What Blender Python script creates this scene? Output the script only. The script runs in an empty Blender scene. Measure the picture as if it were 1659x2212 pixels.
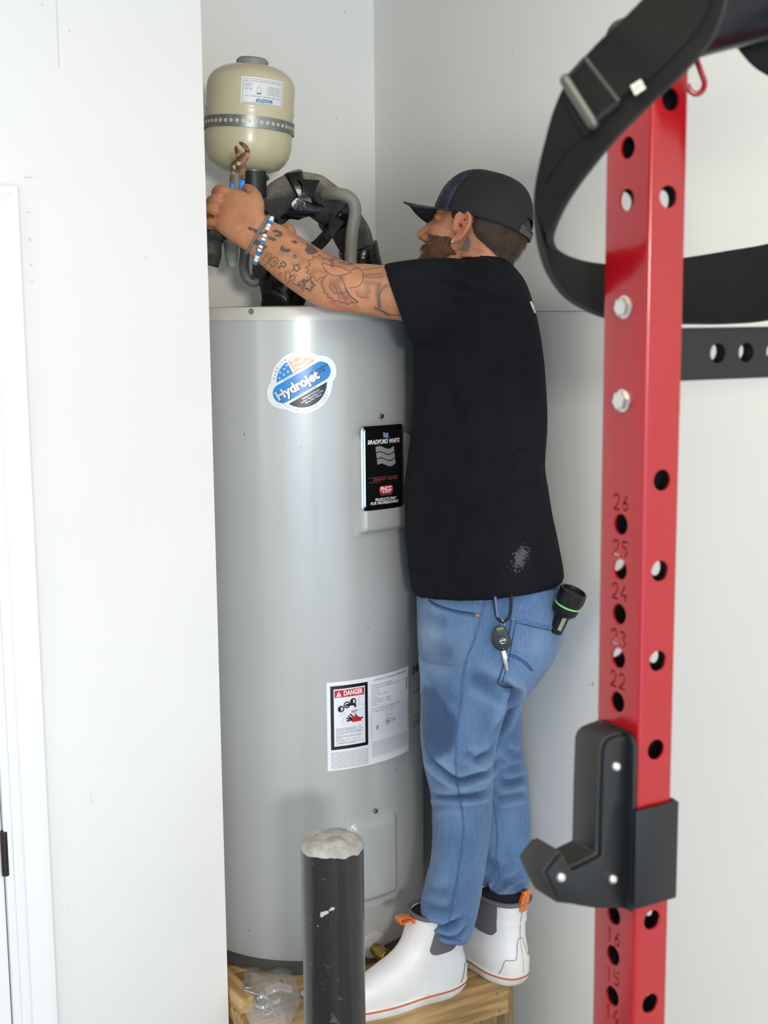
import bpy, bmesh, math, random
import numpy as np
from mathutils import Vector, Matrix, noise
from mathutils.bvhtree import BVHTree
PI = math.pi
rnd = random.Random(7)
SC = bpy.context.scene
COL = SC.collection

# ------------------------------------------------------------------ camera
FPX, PITCH, ROLL, CAMZ = 2823.0, math.radians(8.4), 0.0086, 1.83
cF = Vector((0, math.cos(PITCH), -math.sin(PITCH)))
_r0 = Vector((1, 0, 0)); _u0 = Vector((0, math.sin(PITCH), math.cos(PITCH)))
cR = _r0 * math.cos(ROLL) - _u0 * math.sin(ROLL)
cU = _u0 * math.cos(ROLL) + _r0 * math.sin(ROLL)
CAM = Vector((0, 0, CAMZ))
cam_data = bpy.data.cameras.new('camera')
cam = bpy.data.objects.new('camera', cam_data); COL.objects.link(cam)
cam.matrix_world = Matrix(((cR.x, cU.x, -cF.x, 0), (cR.y, cU.y, -cF.y, 0), (cR.z, cU.z, -cF.z, CAMZ), (0, 0, 0, 1)))
cam_data.sensor_fit = 'VERTICAL'; cam_data.sensor_height = 36.0
cam_data.lens = 36.0 * FPX / 2212.0
cam_data.clip_start = 0.05
cam_data.dof.use_dof = True; cam_data.dof.focus_distance = 2.75; cam_data.dof.aperture_fstop = 6.3
SC.camera = cam

def lin(c):
    return tuple(((v / 255) / 12.92 if v / 255 <= .04045 else ((v / 255 + .055) / 1.055) ** 2.4) for v in c)

# ------------------------------------------------------------------ light
ANG = math.radians(29)
U3 = Vector((math.cos(ANG), math.sin(ANG), 0))     # along the back wall, to the right
V3 = Vector((math.sin(ANG), -math.cos(ANG), 0))    # from the back wall into the garage
HC = Vector((-0.2, 3.07, 0))                       # heater axis
STAND = 0.358
def W(a, b, z=0.0): return HC + U3 * a + V3 * b + Vector((0, 0, z))

world = bpy.data.worlds.new('World'); SC.world = world; world.use_nodes = True
bg = world.node_tree.nodes['Background']
bg.inputs['Color'].default_value = (*lin((205, 222, 245)), 1); bg.inputs['Strength'].default_value = 0.5

def area(name, loc, target, sx, sy, power, color, spread=180):
    d = bpy.data.lights.new(name, 'AREA'); d.shape = 'RECTANGLE'; d.size = sx; d.size_y = sy
    d.energy = power; d.color = color; d.spread = math.radians(spread)
    o = bpy.data.objects.new(name, d); COL.objects.link(o); o.location = loc
    o.rotation_euler = (Vector(target) - Vector(loc)).to_track_quat('-Z', 'Y').to_euler()
    return o
# daylight standing in the open garage door, and the garage's own ceiling lights
area('garage_door_daylight', W(-1.75, 5.45, .95), W(-1.75, 0, .95), 4.6, 1.8, 78, (0.40, 0.69, 1.0))
area('added_compact_door_light', W(-1.95, 5.4, 2.02), HC + Vector((0, 0, 1.0)), .42, .32, 106, (1.0, 0.95, 0.87))  # added compact lamp, placed to suit the bollard's shadow on the heater
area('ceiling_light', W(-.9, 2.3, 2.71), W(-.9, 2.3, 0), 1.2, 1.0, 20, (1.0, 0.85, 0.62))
area('added_side_fill', W(-4.55, 2.3, 1.55), W(0, 2.0, 1.5), 1.8, 1.3, 15, (1.0, 0.93, 0.84))  # added fill lamp to brighten the right wall; that wall has no window
SC.view_settings.view_transform = 'Standard'; SC.view_settings.look = 'None'
SC.view_settings.gamma = 1.0; SC.view_settings.use_curve_mapping = False
SC.view_settings.exposure = 0.0

# ------------------------------------------------------------------ helpers
def P(px, py, Y):
    """a point at distance Y down the garage, seen in the direction of photo pixel px, py"""
    d = cF + cR * ((px - 829.5) / FPX) + cU * ((1106 - py) / FPX)
    return CAM + d * (Y / d.y)
def PZ(px, py, z):
    d = cF + cR * ((px - 829.5) / FPX) + cU * ((1106 - py) / FPX)
    return CAM + d * ((z - CAMZ) / d.z)
def proj(q):
    d = Vector(q) - CAM; z = d.dot(cF)
    return 829.5 + FPX * d.dot(cR) / z, 1106 - FPX * d.dot(cU) / z
def projn(V):
    d = V - np.array(CAM); z = d @ np.array(cF)
    return 829.5 + FPX * (d @ np.array(cR)) / z, 1106 - FPX * (d @ np.array(cU)) / z

def on_plane(px, py, p, n):
    d = cF + cR * ((px - 829.5) / FPX) + cU * ((1106 - py) / FPX); return CAM + d * ((p - CAM).dot(n) / d.dot(n))

MATS = {}
def mat(name, rgb, rough=.5, metal=0., rgb2=None, nscale=8., ndetail=4., stretch=(1, 1, 1), contrast=(.35, .65),
        bump=None, bstretch=None, coat=0., alpha=None, trans=None, spec=None, rot=0., wave=None, dust=None, subsurf=0., sheen=0.):
    if name in MATS: return MATS[name]
    m = bpy.data.materials.new(name); m.use_nodes = True; nt = m.node_tree; N = nt.nodes; L = nt.links
    b = N['Principled BSDF']; c1 = (*lin(rgb), 1)
    b.inputs['Base Color'].default_value = c1; b.inputs['Roughness'].default_value = rough; b.inputs['Metallic'].default_value = metal
    if coat: b.inputs['Coat Weight'].default_value = coat; b.inputs['Coat Roughness'].default_value = .08
    if spec is not None: b.inputs['Specular IOR Level'].default_value = spec
    if alpha is not None: b.inputs['Alpha'].default_value = alpha
    if trans is not None: b.inputs['Transmission Weight'].default_value = trans
    if subsurf:
        b.inputs['Subsurface Weight'].default_value = subsurf; b.inputs['Subsurface Radius'].default_value = (.012, .005, .003); b.inputs['Subsurface Scale'].default_value = 1
    if sheen: b.inputs['Sheen Weight'].default_value = sheen; b.inputs['Sheen Roughness'].default_value = .6
    tc = N.new('ShaderNodeTexCoord')
    def mapped(st):
        mp = N.new('ShaderNodeMapping'); mp.inputs['Scale'].default_value = st; mp.vector_type = 'TEXTURE' if False else 'POINT'; mp.inputs['Rotation'].default_value = (0, 0, 0)
        if rot:
            m0 = N.new('ShaderNodeMapping'); m0.inputs['Rotation'].default_value = (0, 0, -rot); L.new(tc.outputs['Object'], m0.inputs['Vector']); L.new(m0.outputs['Vector'], mp.inputs['Vector']); return mp.outputs['Vector']
        L.new(tc.outputs['Object'], mp.inputs['Vector']); return mp.outputs['Vector']
    col = None
    if rgb2 is not None:
        n = N.new('ShaderNodeTexNoise'); n.inputs['Scale'].default_value = nscale; n.inputs['Detail'].default_value = ndetail
        L.new(mapped(stretch), n.inputs['Vector'])
        r = N.new('ShaderNodeValToRGB'); r.color_ramp.elements[0].position = contrast[0]; r.color_ramp.elements[1].position = contrast[1]
        r.color_ramp.elements[0].color = c1; r.color_ramp.elements[1].color = (*lin(rgb2), 1)
        L.new(n.outputs['Fac'], r.inputs['Fac']); col = r.outputs['Color']
    if wave:
        w = N.new('ShaderNodeTexWave'); w.inputs['Scale'].default_value = wave[0]; w.inputs['Distortion'].default_value = wave[1]; w.inputs['Detail'].default_value = 3
        w.bands_direction = wave[3]; L.new(mapped(wave[4] if len(wave) > 4 else (1, 1, 1)), w.inputs['Vector'])
        mx = N.new('ShaderNodeMixRGB'); mx.inputs['Color2'].default_value = (*lin(wave[2]), 1)
        if col: L.new(col, mx.inputs['Color1'])
        else: mx.inputs['Color1'].default_value = c1
        mm = N.new('ShaderNodeMath'); mm.operation = 'MULTIPLY'; mm.inputs[1].default_value = .6
        L.new(w.outputs['Fac'], mm.inputs[0]); L.new(mm.outputs[0], mx.inputs['Fac']); col = mx.outputs['Color']
    if dust:   # settled on faces that look up: (colour, low, high)
        g = N.new('ShaderNodeNewGeometry'); s = N.new('ShaderNodeSeparateXYZ'); L.new(g.outputs['Normal'], s.inputs[0])
        n2 = N.new('ShaderNodeTexNoise'); n2.inputs['Scale'].default_value = 35; n2.inputs['Detail'].default_value = 6
        L.new(tc.outputs['Object'], n2.inputs['Vector'])
        ad = N.new('ShaderNodeMath'); ad.operation = 'MULTIPLY_ADD'; ad.inputs[1].default_value = .9; L.new(n2.outputs['Fac'], ad.inputs[0]); L.new(s.outputs['Z'], ad.inputs[2])
        mr = N.new('ShaderNodeMapRange'); mr.inputs['From Min'].default_value = dust[1]; mr.inputs['From Max'].default_value = dust[2]; L.new(ad.outputs[0], mr.inputs['Value'])
        mx = N.new('ShaderNodeMixRGB'); mx.inputs['Color2'].default_value = (*lin(dust[0]), 1); L.new(mr.outputs[0], mx.inputs['Fac'])
        if col: L.new(col, mx.inputs['Color1'])
        else: mx.inputs['Color1'].default_value = c1
        col = mx.outputs['Color']
    if col: L.new(col, b.inputs['Base Color'])
    if bump:
        n = N.new('ShaderNodeTexNoise'); n.inputs['Scale'].default_value = bump[0]; n.inputs['Detail'].default_value = 5
        L.new(mapped(bstretch or (1, 1, 1)), n.inputs['Vector'])
        bp = N.new('ShaderNodeBump'); bp.inputs['Strength'].default_value = bump[1]; bp.inputs['Distance'].default_value = bump[2] if len(bump) > 2 else .002
        L.new(n.outputs['Fac'], bp.inputs['Height']); L.new(bp.outputs['Normal'], b.inputs['Normal'])
    MATS[name] = m
    return m

def tag(o, label=None, cat=None, group=None, kind=None):
    if label: o['label'] = label
    if cat: o['category'] = cat
    if group: o['group'] = group
    if kind: o['kind'] = kind
    return o
def thing(name, label, cat, loc, group=None):
    o = bpy.data.objects.new(name, None); COL.objects.link(o); o.location = loc; o.empty_display_size = .05
    return tag(o, label, cat, group)
def link_mesh(name, me, m=None, parent=None, label=None):
    o = bpy.data.objects.new(name, me); COL.objects.link(o)
    if m is not None:
        for mm in (m if isinstance(m, (list, tuple)) else [m]): me.materials.append(mm)
    if parent is not None:
        o.parent = parent
        if parent.type == 'EMPTY': o.location = -Vector(parent.location)
    if label: o['label'] = label
    return o
class G:
    """collects shapes for one mesh (world coordinates)"""
    def __init__(s): s.v = []; s.f = []; s.mi = []
    def add(s, v, f, mi=0):
        k = len(s.v); s.v += [Vector(q) for q in v]; s.f += [tuple(i + k for i in q) for q in f]; s.mi += [mi] * len(f); return s
    def merge(s, g, mi=None):
        k = len(s.v); s.v += g.v; s.f += [tuple(i + k for i in q) for q in g.f]; s.mi += (g.mi if mi is None else [mi] * len(g.f)); return s
    def xf(s, M): s.v = [M @ q for q in s.v]; return s
    def mesh(s, name, smooth=True, recalc=True, bevel=0, sharp=40, bevseg=2):
        me = bpy.data.meshes.new(name); me.from_pydata([tuple(q) for q in s.v], [], s.f)
        if any(s.mi): me.polygons.foreach_set('material_index', s.mi)
        me.update()
        if recalc or bevel:
            bm = bmesh.new(); bm.from_mesh(me)
            if bevel:
                es = [e for e in bm.edges if len(e.link_faces) == 2 and e.calc_face_angle(0) > math.radians(35)]
                bmesh.ops.bevel(bm, geom=es, offset=bevel, segments=bevseg, profile=.5, affect='EDGES', clamp_overlap=True)
            if recalc: bmesh.ops.recalc_face_normals(bm, faces=bm.faces)
            bm.to_mesh(me); bm.free()
        if smooth:
            me.polygons.foreach_set('use_smooth', [True] * len(me.polygons))
            me.set_sharp_from_angle(angle=math.radians(sharp))
        me.update(); return me
    def obj(s, name, m, parent=None, label=None, **k):
        return link_mesh(name, s.mesh(name, **k), m, parent, label)

def grid_faces(nr, nc, closed=True, caps=True, k=0):
    f = []
    for i in range(nr - 1):
        for j in range(nc if closed else nc - 1):
            a, b = i * nc + j, i * nc + (j + 1) % nc
            f.append((k + a, k + b, k + b + nc, k + a + nc))
    if caps and closed: f.append(tuple(k + j for j in range(nc))[::-1]); f.append(tuple(k + (nr - 1) * nc + j for j in range(nc)))
    return f
def loft(rings, caps=True):
    g = G(); n = len(rings[0]); g.add([p for r in rings for p in r], grid_faces(len(rings), n, True, caps)); return g
def box(c, sx, sy, sz, ax=None):
    ax = ax or (Vector((1, 0, 0)), Vector((0, 1, 0)), Vector((0, 0, 1))); c = Vector(c)
    v = [c + ax[0] * (sx / 2 * i) + ax[1] * (sy / 2 * j) + ax[2] * (sz / 2 * k) for i in (-1, 1) for j in (-1, 1) for k in (-1, 1)]
    return G().add(v, [(0, 1, 3, 2), (4, 6, 7, 5), (0, 4, 5, 1), (2, 3, 7, 6), (0, 2, 6, 4), (1, 5, 7, 3)])
UVZ = (U3, V3, Vector((0, 0, 1)))
def ubox(a0, a1, b0, b1, z0, z1):     # box aligned with the garage walls
    return box(W((a0 + a1) / 2, (b0 + b1) / 2, (z0 + z1) / 2), a1 - a0, b1 - b0, z1 - z0, UVZ)
def frames(pts):
    T = []
    for i in range(len(pts)):
        a = pts[max(i - 1, 0)]; b = pts[min(i + 1, len(pts) - 1)]; d = (b - a); T.append(d.normalized() if d.length > 1e-9 else Vector((0, 0, 1)))
    n = T[0].orthogonal().normalized(); out = []
    for i, t in enumerate(T):
        n = (n - t * n.dot(t)); n = n.normalized() if n.length > 1e-6 else t.orthogonal().normalized()
        out.append((t, n, t.cross(n)))
    return out
def spline(pts, n=8):
    """Catmull-Rom through tuples/vectors"""
    pts = [np.array(p, float) for p in pts]; out = []
    for i in range(len(pts) - 1):
        p0, p1, p2, p3 = pts[max(i - 1, 0)], pts[i], pts[i + 1], pts[min(i + 2, len(pts) - 1)]
        for k in range(n):
            t = k / n
            out.append(.5 * (2 * p1 + (p2 - p0) * t + (2 * p0 - 5 * p1 + 4 * p2 - p3) * t * t + (3 * p1 - p0 - 3 * p2 + p3) * t ** 3))
    out.append(pts[-1]); return out
def tube(pts, r, seg=12, caps=True, round_ends=False):
    pts = [Vector(p) for p in pts]; rr = list(r) if hasattr(r, '__len__') else [r] * len(pts)
    if round_ends:
        d0 = (pts[0] - pts[1]).normalized(); d1 = (pts[-1] - pts[-2]).normalized(); a, b = rr[0], rr[-1]
        pre = [(pts[0] + d0 * a * s, a * c) for s, c in ((.96, .28), (.8, .6), (.5, .87))]
        post = [(pts[-1] + d1 * b * s, b * c) for s, c in ((.5, .87), (.8, .6), (.96, .28))]
        pts = [q[0] for q in pre] + pts + [q[0] for q in post]; rr = [q[1] for q in pre] + rr + [q[1] for q in post]
    rings = []
    for (t, n, b), p, q in zip(frames(pts), pts, rr):
        rings.append([p + (n * math.cos(2 * PI * k / seg) + b * math.sin(2 * PI * k / seg)) * q for k in range(seg)])
    return loft(rings, caps)
def lathe(profile, seg=48, origin=(0, 0, 0), axis=(0, 0, 1), caps=True):
    o = Vector(origin); q = Vector(axis).to_track_quat('Z', 'Y')
    return loft([[o + q @ Vector((r * math.cos(2 * PI * k / seg), r * math.sin(2 * PI * k / seg), z)) for k in range(seg)] for r, z in profile], caps)
def ellipsoid(c, rx, ry, rz, seg=20, rings=12):
    c = Vector(c); R = []
    for i in range(1, rings):
        a = PI * i / rings; R.append([c + Vector((rx * math.sin(a) * math.cos(2 * PI * k / seg), ry * math.sin(a) * math.sin(2 * PI * k / seg), rz * math.cos(a))) for k in range(seg)])
    return loft(R)
def prism(pts, n, depth):
    """closed outline (3D points in a plane) given thickness along n"""
    n = Vector(n).normalized() * depth; k = len(pts); v = [Vector(p) for p in pts] + [Vector(p) + n for p in pts]
    return G().add(v, [tuple(range(k))[::-1], tuple(range(k, 2 * k))] + [(i, (i + 1) % k, k + (i + 1) % k, k + i) for i in range(k)])
def ribbon(e1, e2, thick):
    """strap between two edge curves"""
    n = len(e1); e1 = [Vector(p) for p in e1]; e2 = [Vector(p) for p in e2]; rings = []
    for i in range(n):
        t = e1[min(i + 1, n - 1)] - e1[max(i - 1, 0)]; w = e2[i] - e1[i]; nn = t.cross(w).normalized() * thick / 2
        rings.append([e1[i] + nn, e1[i] * .5 + e2[i] * .5 + nn * 1.25, e2[i] + nn, e2[i] - nn, e1[i] * .5 + e2[i] * .5 - nn * 1.25, e1[i] - nn])
    return loft(rings)
def text2d(s, size, align='CENTER', bold=0., shear=0., spacing=1., line=1.):
    c = bpy.data.curves.new('t', 'FONT'); c.body = s; c.size = size; c.align_x = align; c.align_y = 'CENTER'
    c.offset = bold; c.shear = shear; c.space_character = spacing; c.space_line = line; c.resolution_u = 3
    o = bpy.data.objects.new('t', c); COL.objects.link(o); dg = bpy.context.evaluated_depsgraph_get()
    me = bpy.data.meshes.new_from_object(o.evaluated_get(dg)); v = [tuple(q.co) for q in me.vertices]; f = [tuple(p.vertices) for p in me.polygons]
    bpy.data.objects.remove(o); bpy.data.curves.remove(c); bpy.data.meshes.remove(me)
    return v, f
def evaluated(o):
    dg = bpy.context.evaluated_depsgraph_get(); me = bpy.data.meshes.new_from_object(o.evaluated_get(dg)); return me
def remesh(g, voxel, smooth=3, fac=.5, name='tmp'):
    me = g.mesh(name, smooth=False); o = bpy.data.objects.new(name, me); COL.objects.link(o)
    md = o.modifiers.new('r', 'REMESH'); md.mode = 'VOXEL'; md.voxel_size = voxel; md.use_smooth_shade = True
    if smooth: ms = o.modifiers.new('s', 'SMOOTH'); ms.factor = fac; ms.iterations = smooth
    me2 = evaluated(o); bpy.data.objects.remove(o); bpy.data.meshes.remove(me); me2.name = name
    for p in me2.polygons: p.use_smooth = True
    return me2
def getco(me):
    a = np.empty(len(me.vertices) * 3); me.vertices.foreach_get('co', a); return a.reshape(-1, 3)
def getno(me):
    a = np.empty(len(me.vertices) * 3); me.vertex_normals.foreach_get('vector', a); return a.reshape(-1, 3)
def setco(me, a): me.vertices.foreach_set('co', a.ravel()); me.update()
def polydist(px, py, line):
    """distance (photo px) of points to a polyline, and the position 0..1 along it"""
    D = np.full(px.shape, 1e9); S = np.zeros(px.shape); n = len(line) - 1
    for i in range(n):
        x0, y0 = line[i][:2]; x1, y1 = line[i + 1][:2]; dx, dy = x1 - x0, y1 - y0; l2 = dx * dx + dy * dy + 1e-9
        t = np.clip(((px - x0) * dx + (py - y0) * dy) / l2, 0, 1); d = np.hypot(px - x0 - t * dx, py - y0 - t * dy)
        m = d < D; D = np.where(m, d, D); S = np.where(m, (i + t) / n, S)
    return D, S
def carve(me, lines, ridge=.6, mask=None):
    """press folds into a cloth or skin mesh: (polyline in photo px, width px, depth m)"""
    V = getco(me); N = getno(me); px, py = projn(V); view = np.array(CAM) - V; view /= np.linalg.norm(view, axis=1)[:, None]
    face = np.clip((N * view).sum(1) * 1.6, 0, 1)
    if mask is not None: face = face * mask(V)
    disp = np.zeros(len(V))
    for line, w, d in lines:
        sp = spline([q[:2] for q in line], 5) if len(line) > 2 else line
        D, S = polydist(px, py, sp); tp = np.clip(np.minimum(S, 1 - S) * 5, 0.12, 1)
        disp += tp * (-d * np.exp(-(D / w) ** 2) + ridge * d * np.exp(-((D - 2.0 * w) / (w * 1.1)) ** 2))
    setco(me, V + N * (disp * face)[:, None]); return disp * face
def fnoise(V, scale, seed=0.):
    return np.array([noise.noise(Vector((q[0] * scale[0] + seed, q[1] * scale[1], q[2] * scale[2]))) for q in V])
def pring(a, b, Y, hd, n=28, e=2.0, Yb=None):
    """body ring: photo points a and b on the outline, half depth hd along the line of sight"""
    A = P(a[0], a[1], Y); B = P(b[0], b[1], Y if Yb is None else Yb); c = (A + B) / 2; h = (B - A) / 2
    d = (c - CAM); d.z *= .3; d = (d - h * (d.dot(h) / h.length_squared)).normalized() * hd; out = []
    for k in range(n):
        t = 2 * PI * k / n; x, y = math.cos(t), math.sin(t)
        s = (abs(x) ** e + abs(y) ** e) ** (-1 / e); out.append(c + h * (x * s) + d * (y * s))
    return out
def rings_spline(rows, n=4):
    """interpolate rows of numbers"""
    return spline(rows, n)
# ================================================================== the garage
PAINT = mat('white_wall_darkened', (226, 225, 223), .55, rgb2=(220, 219, 217), nscale=1.3, bump=(160, .12, .001))  # white wall paint, darkened here to offset the strong light
PAINTB = mat('white_wall_lightened', (246, 244, 239), .6, rgb2=(240, 238, 233), nscale=1.3, bump=(160, .12, .001))  # same white paint, lightened to make up for weak light in the nook
PAINT2 = mat('right_wall_lightened', (240, 239, 234), .5, rgb2=(235, 234, 229), nscale=1.1, bump=(120, .16, .001))  # same white paint, lightened for the weakly lit right wall
TRIM = mat('white_trim_gloss', (228, 228, 228), .3, bump=(60, .08, .0006), bstretch=(8, 8, .3))
CEIL = mat('ceiling_white', (236, 234, 230), .8)
CONC = mat('concrete_floor', (164, 163, 162), .6, rgb2=(150, 149, 148), nscale=3, bump=(30, .2))
def struct(name, g, m, parent=None, kind='structure', **k):
    o = g.obj(name, m, parent, **k)
    if parent is None: o['kind'] = kind
    return o
H = 2.74
A_R, B_B, A_L, B_L = .41, -.36, -.33, .29        # right wall, back wall, nook's left side, front wall plane
struct('floor', ubox(-4.6, A_R + .1, B_B - .1, 5.7, -.1, 0), CONC, smooth=False)
struct('ceiling', ubox(-4.6, A_R + .1, B_B - .1, 5.7, H, H + .1), CEIL, smooth=False)
struct('wall_back', ubox(A_L - .1, A_R, B_B - .1, B_B, 0, H), PAINTB, smooth=False)
wr = struct('wall_right', ubox(A_R, A_R + .1, B_B - .1, 5.7, 0, H), PAINT2, smooth=False)
# front wall: ends in the nook's corner, door opening further left
DX1 = -.767; DZ = 2.016                            # opening edge and height
g = ubox(A_L - .12, A_L, B_B - .1, B_L, 0, H)
wf = struct('wall_left', g, PAINT, smooth=False)
g = ubox(DX1, A_L - .12, B_L - .12, B_L, 0, H); g.merge(ubox(DX1 - .84, DX1, B_L - .12, B_L, DZ, H)); g.merge(ubox(-4.6, DX1 - .84, B_L - .12, B_L, 0, H))
struct('wall_front', g, PAINT, smooth=False)
struct('wall_far_left', ubox(-4.7, -4.6, B_L - .12, 5.7, 0, H), mat('dim_wall_paint', (222, 219, 214), .7), smooth=False)
g = ubox(-4.6, -4.1, 5.6, 5.7, 0, H); g.merge(ubox(-4.1, A_R, 5.6, 5.7, 2.2, H))
struct('wall_rear', g, MATS['dim_wall_paint'], smooth=False)
# paper tape seam and small dents on the right wall
g = G(); sp = [P(x, y, 2.6) for x, y in ((1152, 668), (1158, 671), (1170, 670), (1200, 671), (1250, 672), (1300, 672), (1330, 673))]
def on_right(px, py, eps=.0006):
    d = cF + cR * ((px - 829.5) / FPX) + cU * ((1106 - py) / FPX); k = (W(A_R, 0) - CAM).dot(U3) / d.dot(U3); return CAM + d * k - U3 * eps
def on_front(px, py, eps=.0006):
    d = cF + cR * ((px - 829.5) / FPX) + cU * ((1106 - py) / FPX); k = (W(0, B_L) - CAM).dot(V3) / d.dot(V3); return CAM + d * k + V3 * eps
def on_back(px, py, eps=.0006):
    d = cF + cR * ((px - 829.5) / FPX) + cU * ((1106 - py) / FPX); k = (W(0, B_B) - CAM).dot(V3) / d.dot(V3); return CAM + d * k + V3 * eps
top = spline([on_right(x, y) for x, y in ((1150, 668), (1162, 671), (1200, 672), (1260, 672), (1330, 673), (1420, 674))], 4)
tube([Vector(q) for q in top], .0011, 6).obj('tape_seam', mat('seam_line', (196, 190, 180), .7), wr)
wr['label'] = 'white right garage wall with a paper tape seam'
g = G()
def dot(p, n, r): 
    t = Vector((0, 0, 1)); s = n.cross(t); return G().add([p + (s * math.cos(k * PI / 3) + t * math.sin(k * PI / 3)) * r for k in range(6)], [tuple(range(6))])
for px, py, r in ((827, 137, .0016), (1107, 113, .002), (1108, 118, .0016), (1281, 1478, .006), (1272, 1480, .003), (1290, 1110, .0014), (1276, 1164, .0014), (1280, 1230, .0015), (1172, 1560, .0012), (1180, 1770, .0014), (1196, 1850, .0012), (995, 156, .001)):
    g.merge(dot(on_right(px, py), -U3, r))
o = g.obj('nail_mark', mat('nail_mark_tan', (206, 202, 196), .8), wr, recalc=False); o['kind'] = 'stuff'
g = G()
for px, py, r in ((745, 27, .0018), (727, 256, .0016), (718, 64, .001)): g.merge(dot(on_back(px, py), V3, r))
o = g.obj('nail_mark', mat('nail_mark_brown', (150, 130, 105), .8), bpy.data.objects['wall_back'], recalc=False); o['kind'] = 'stuff'
g = G()
for px, py, w, h in ((62, 383, .009, .0014), (61, 459, .005, .0012), (64, 518, .003, .003), (67, 572, .003, .002), (69, 608, .006, .0012), (316, 556, .006, .001), (148, 1960, .001, .004), (197, 1725, .0008, .012), (91, 11, .002, .002), (150, 67, .002, .002), (124, 60, .001, .07)):
    c = on_front(px, py); g.add([c - U3 * w - Vector((0, 0, h)), c + U3 * w - Vector((0, 0, h)), c + U3 * w * .7 + Vector((0, 0, h)), c - U3 * w * .8 + Vector((0, 0, h))], [(0, 1, 2, 3)])
o = g.obj('scuff_mark', mat('scuff_grey', (205, 202, 196), .8), bpy.data.objects['wall_front'], recalc=False); o['kind'] = 'stuff'

# door with casing at the left
def casing(u0, u1, z0, z1, vert):
    g = G(); prof = [(0, 0), (0, .010), (.006, .017), (.016, .017), (.02, .012), (.045, .010), (.052, .007), (.058, .007), (.058, 0)]
    w = .058
    return prof
CW = .070
def trim_piece(path_in, path_out):
    """moulded casing between an inner and an outer edge line (u, z pairs)"""
    prof = [(0, 0), (0, .007), (.12, .009), (.22, .013), (.3, .011), (.7, .015), (.82, .019), (.95, .019), (1, .016), (1, 0)]
    rings = []
    for (a0, z0), (a1, z1) in zip(path_in, path_out):
        rings.append([W(a0 + (a1 - a0) * t, B_L + h, z0 + (z1 - z0) * t) for t, h in prof])
    return loft(rings)
d1 = struct('door_1', ubox(DX1 - .835, DX1 - .022, B_L - .055, B_L - .015, .01, DZ - .022), TRIM, smooth=False)
R_ = DX1 - .005; L_ = DX1 - .835; Tz = DZ - .008
t1 = struct('trim_1', trim_piece([(R_, 0), (R_, Tz)], [(R_ + CW, 0), (R_ + CW, Tz + CW)]), TRIM, sharp=25)
t2 = struct('trim_2', trim_piece([(R_, Tz), (L_, Tz)], [(R_ + CW, Tz + CW), (L_ - CW, Tz + CW)]), TRIM, sharp=25)
g = ubox(DX1 - .02, DX1, B_L - .12, B_L, 0, DZ); g.merge(ubox(DX1 - .84, DX1 - .02, B_L - .12, B_L, DZ - .02, DZ))
struct('trim_3', g, TRIM, smooth=False)
zc = .80
hx = DX1 - .02
hm = mat('dark_hinge_metal', (70, 66, 62), .35, .9)
tube([W(hx, B_L - .004, zc - .045), W(hx, B_L - .004, zc + .045)], .0075, 12).obj('hinge', hm, d1)
ubox(hx - .002, hx + .014, B_L - .008, B_L - .0035, zc - .045, zc + .045).obj('hinge_leaf', mat('hinge_leaf_steel', (150, 146, 140), .3, .9), d1)
# ================================================================== water heater
RH, ZB, ZT = .29, STAND, STAND + 1.5
JACK = mat('grey_enamel', (184, 185, 183), .3, .1, rgb2=(180, 181, 180), nscale=3, coat=.3, bump=(14, .05, .002))
CAPM = mat('pale_grey_rim', (196, 194, 186), .35, .1, coat=.2)
SKIRT = mat('dark_skirt', (92, 90, 88), .5, .3)
SCREW = mat('zinc_screw', (150, 150, 148), .3, .9)
heater = thing('water_heater', 'tall grey cylindrical water heater standing on the wooden stand', 'water heater', HC + Vector((0, 0, ZB)))
o0 = HC
lathe([(RH - .012, ZB + .03), (RH - .002, ZB + .034), (RH, ZB + .045), (RH, ZT - .028)] , 160, o0, caps=False).obj('jacket', JACK, heater, recalc=False)
lathe([(RH + .0005, ZT - .0285), (RH + .0035, ZT - .0285), (RH + .0035, ZT - .006), (RH + .001, ZT - .001), (RH - .006, ZT), (.10, ZT + .004), (.001, ZT + .005)], 128, o0).obj('top_cap', CAPM, heater)
lathe([(RH - .02, ZB), (RH - .004, ZB), (RH - .004, ZB + .034), (RH - .02, ZB + .034)], 96, o0).obj('base_ring', SKIRT, heater)
def hphi(px, py, R=RH):
    d = cF + cR * ((px - 829.5) / FPX) + cU * ((1106 - py) / FPX); q = CAM - HC
    a = d.x ** 2 + d.y ** 2; b = 2 * (d.x * q.x + d.y * q.y); c = q.x ** 2 + q.y ** 2 - R * R
    t = (-b - math.sqrt(max(b * b - 4 * a * c, 0))) / (2 * a); p = CAM + d * t
    return math.atan2(p.x - HC.x, -(p.y - HC.y)), p.z
def onh(phi, z, h=0.): return Vector((HC.x + (RH + h) * math.sin(phi), HC.y - (RH + h) * math.cos(phi), z))
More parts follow.
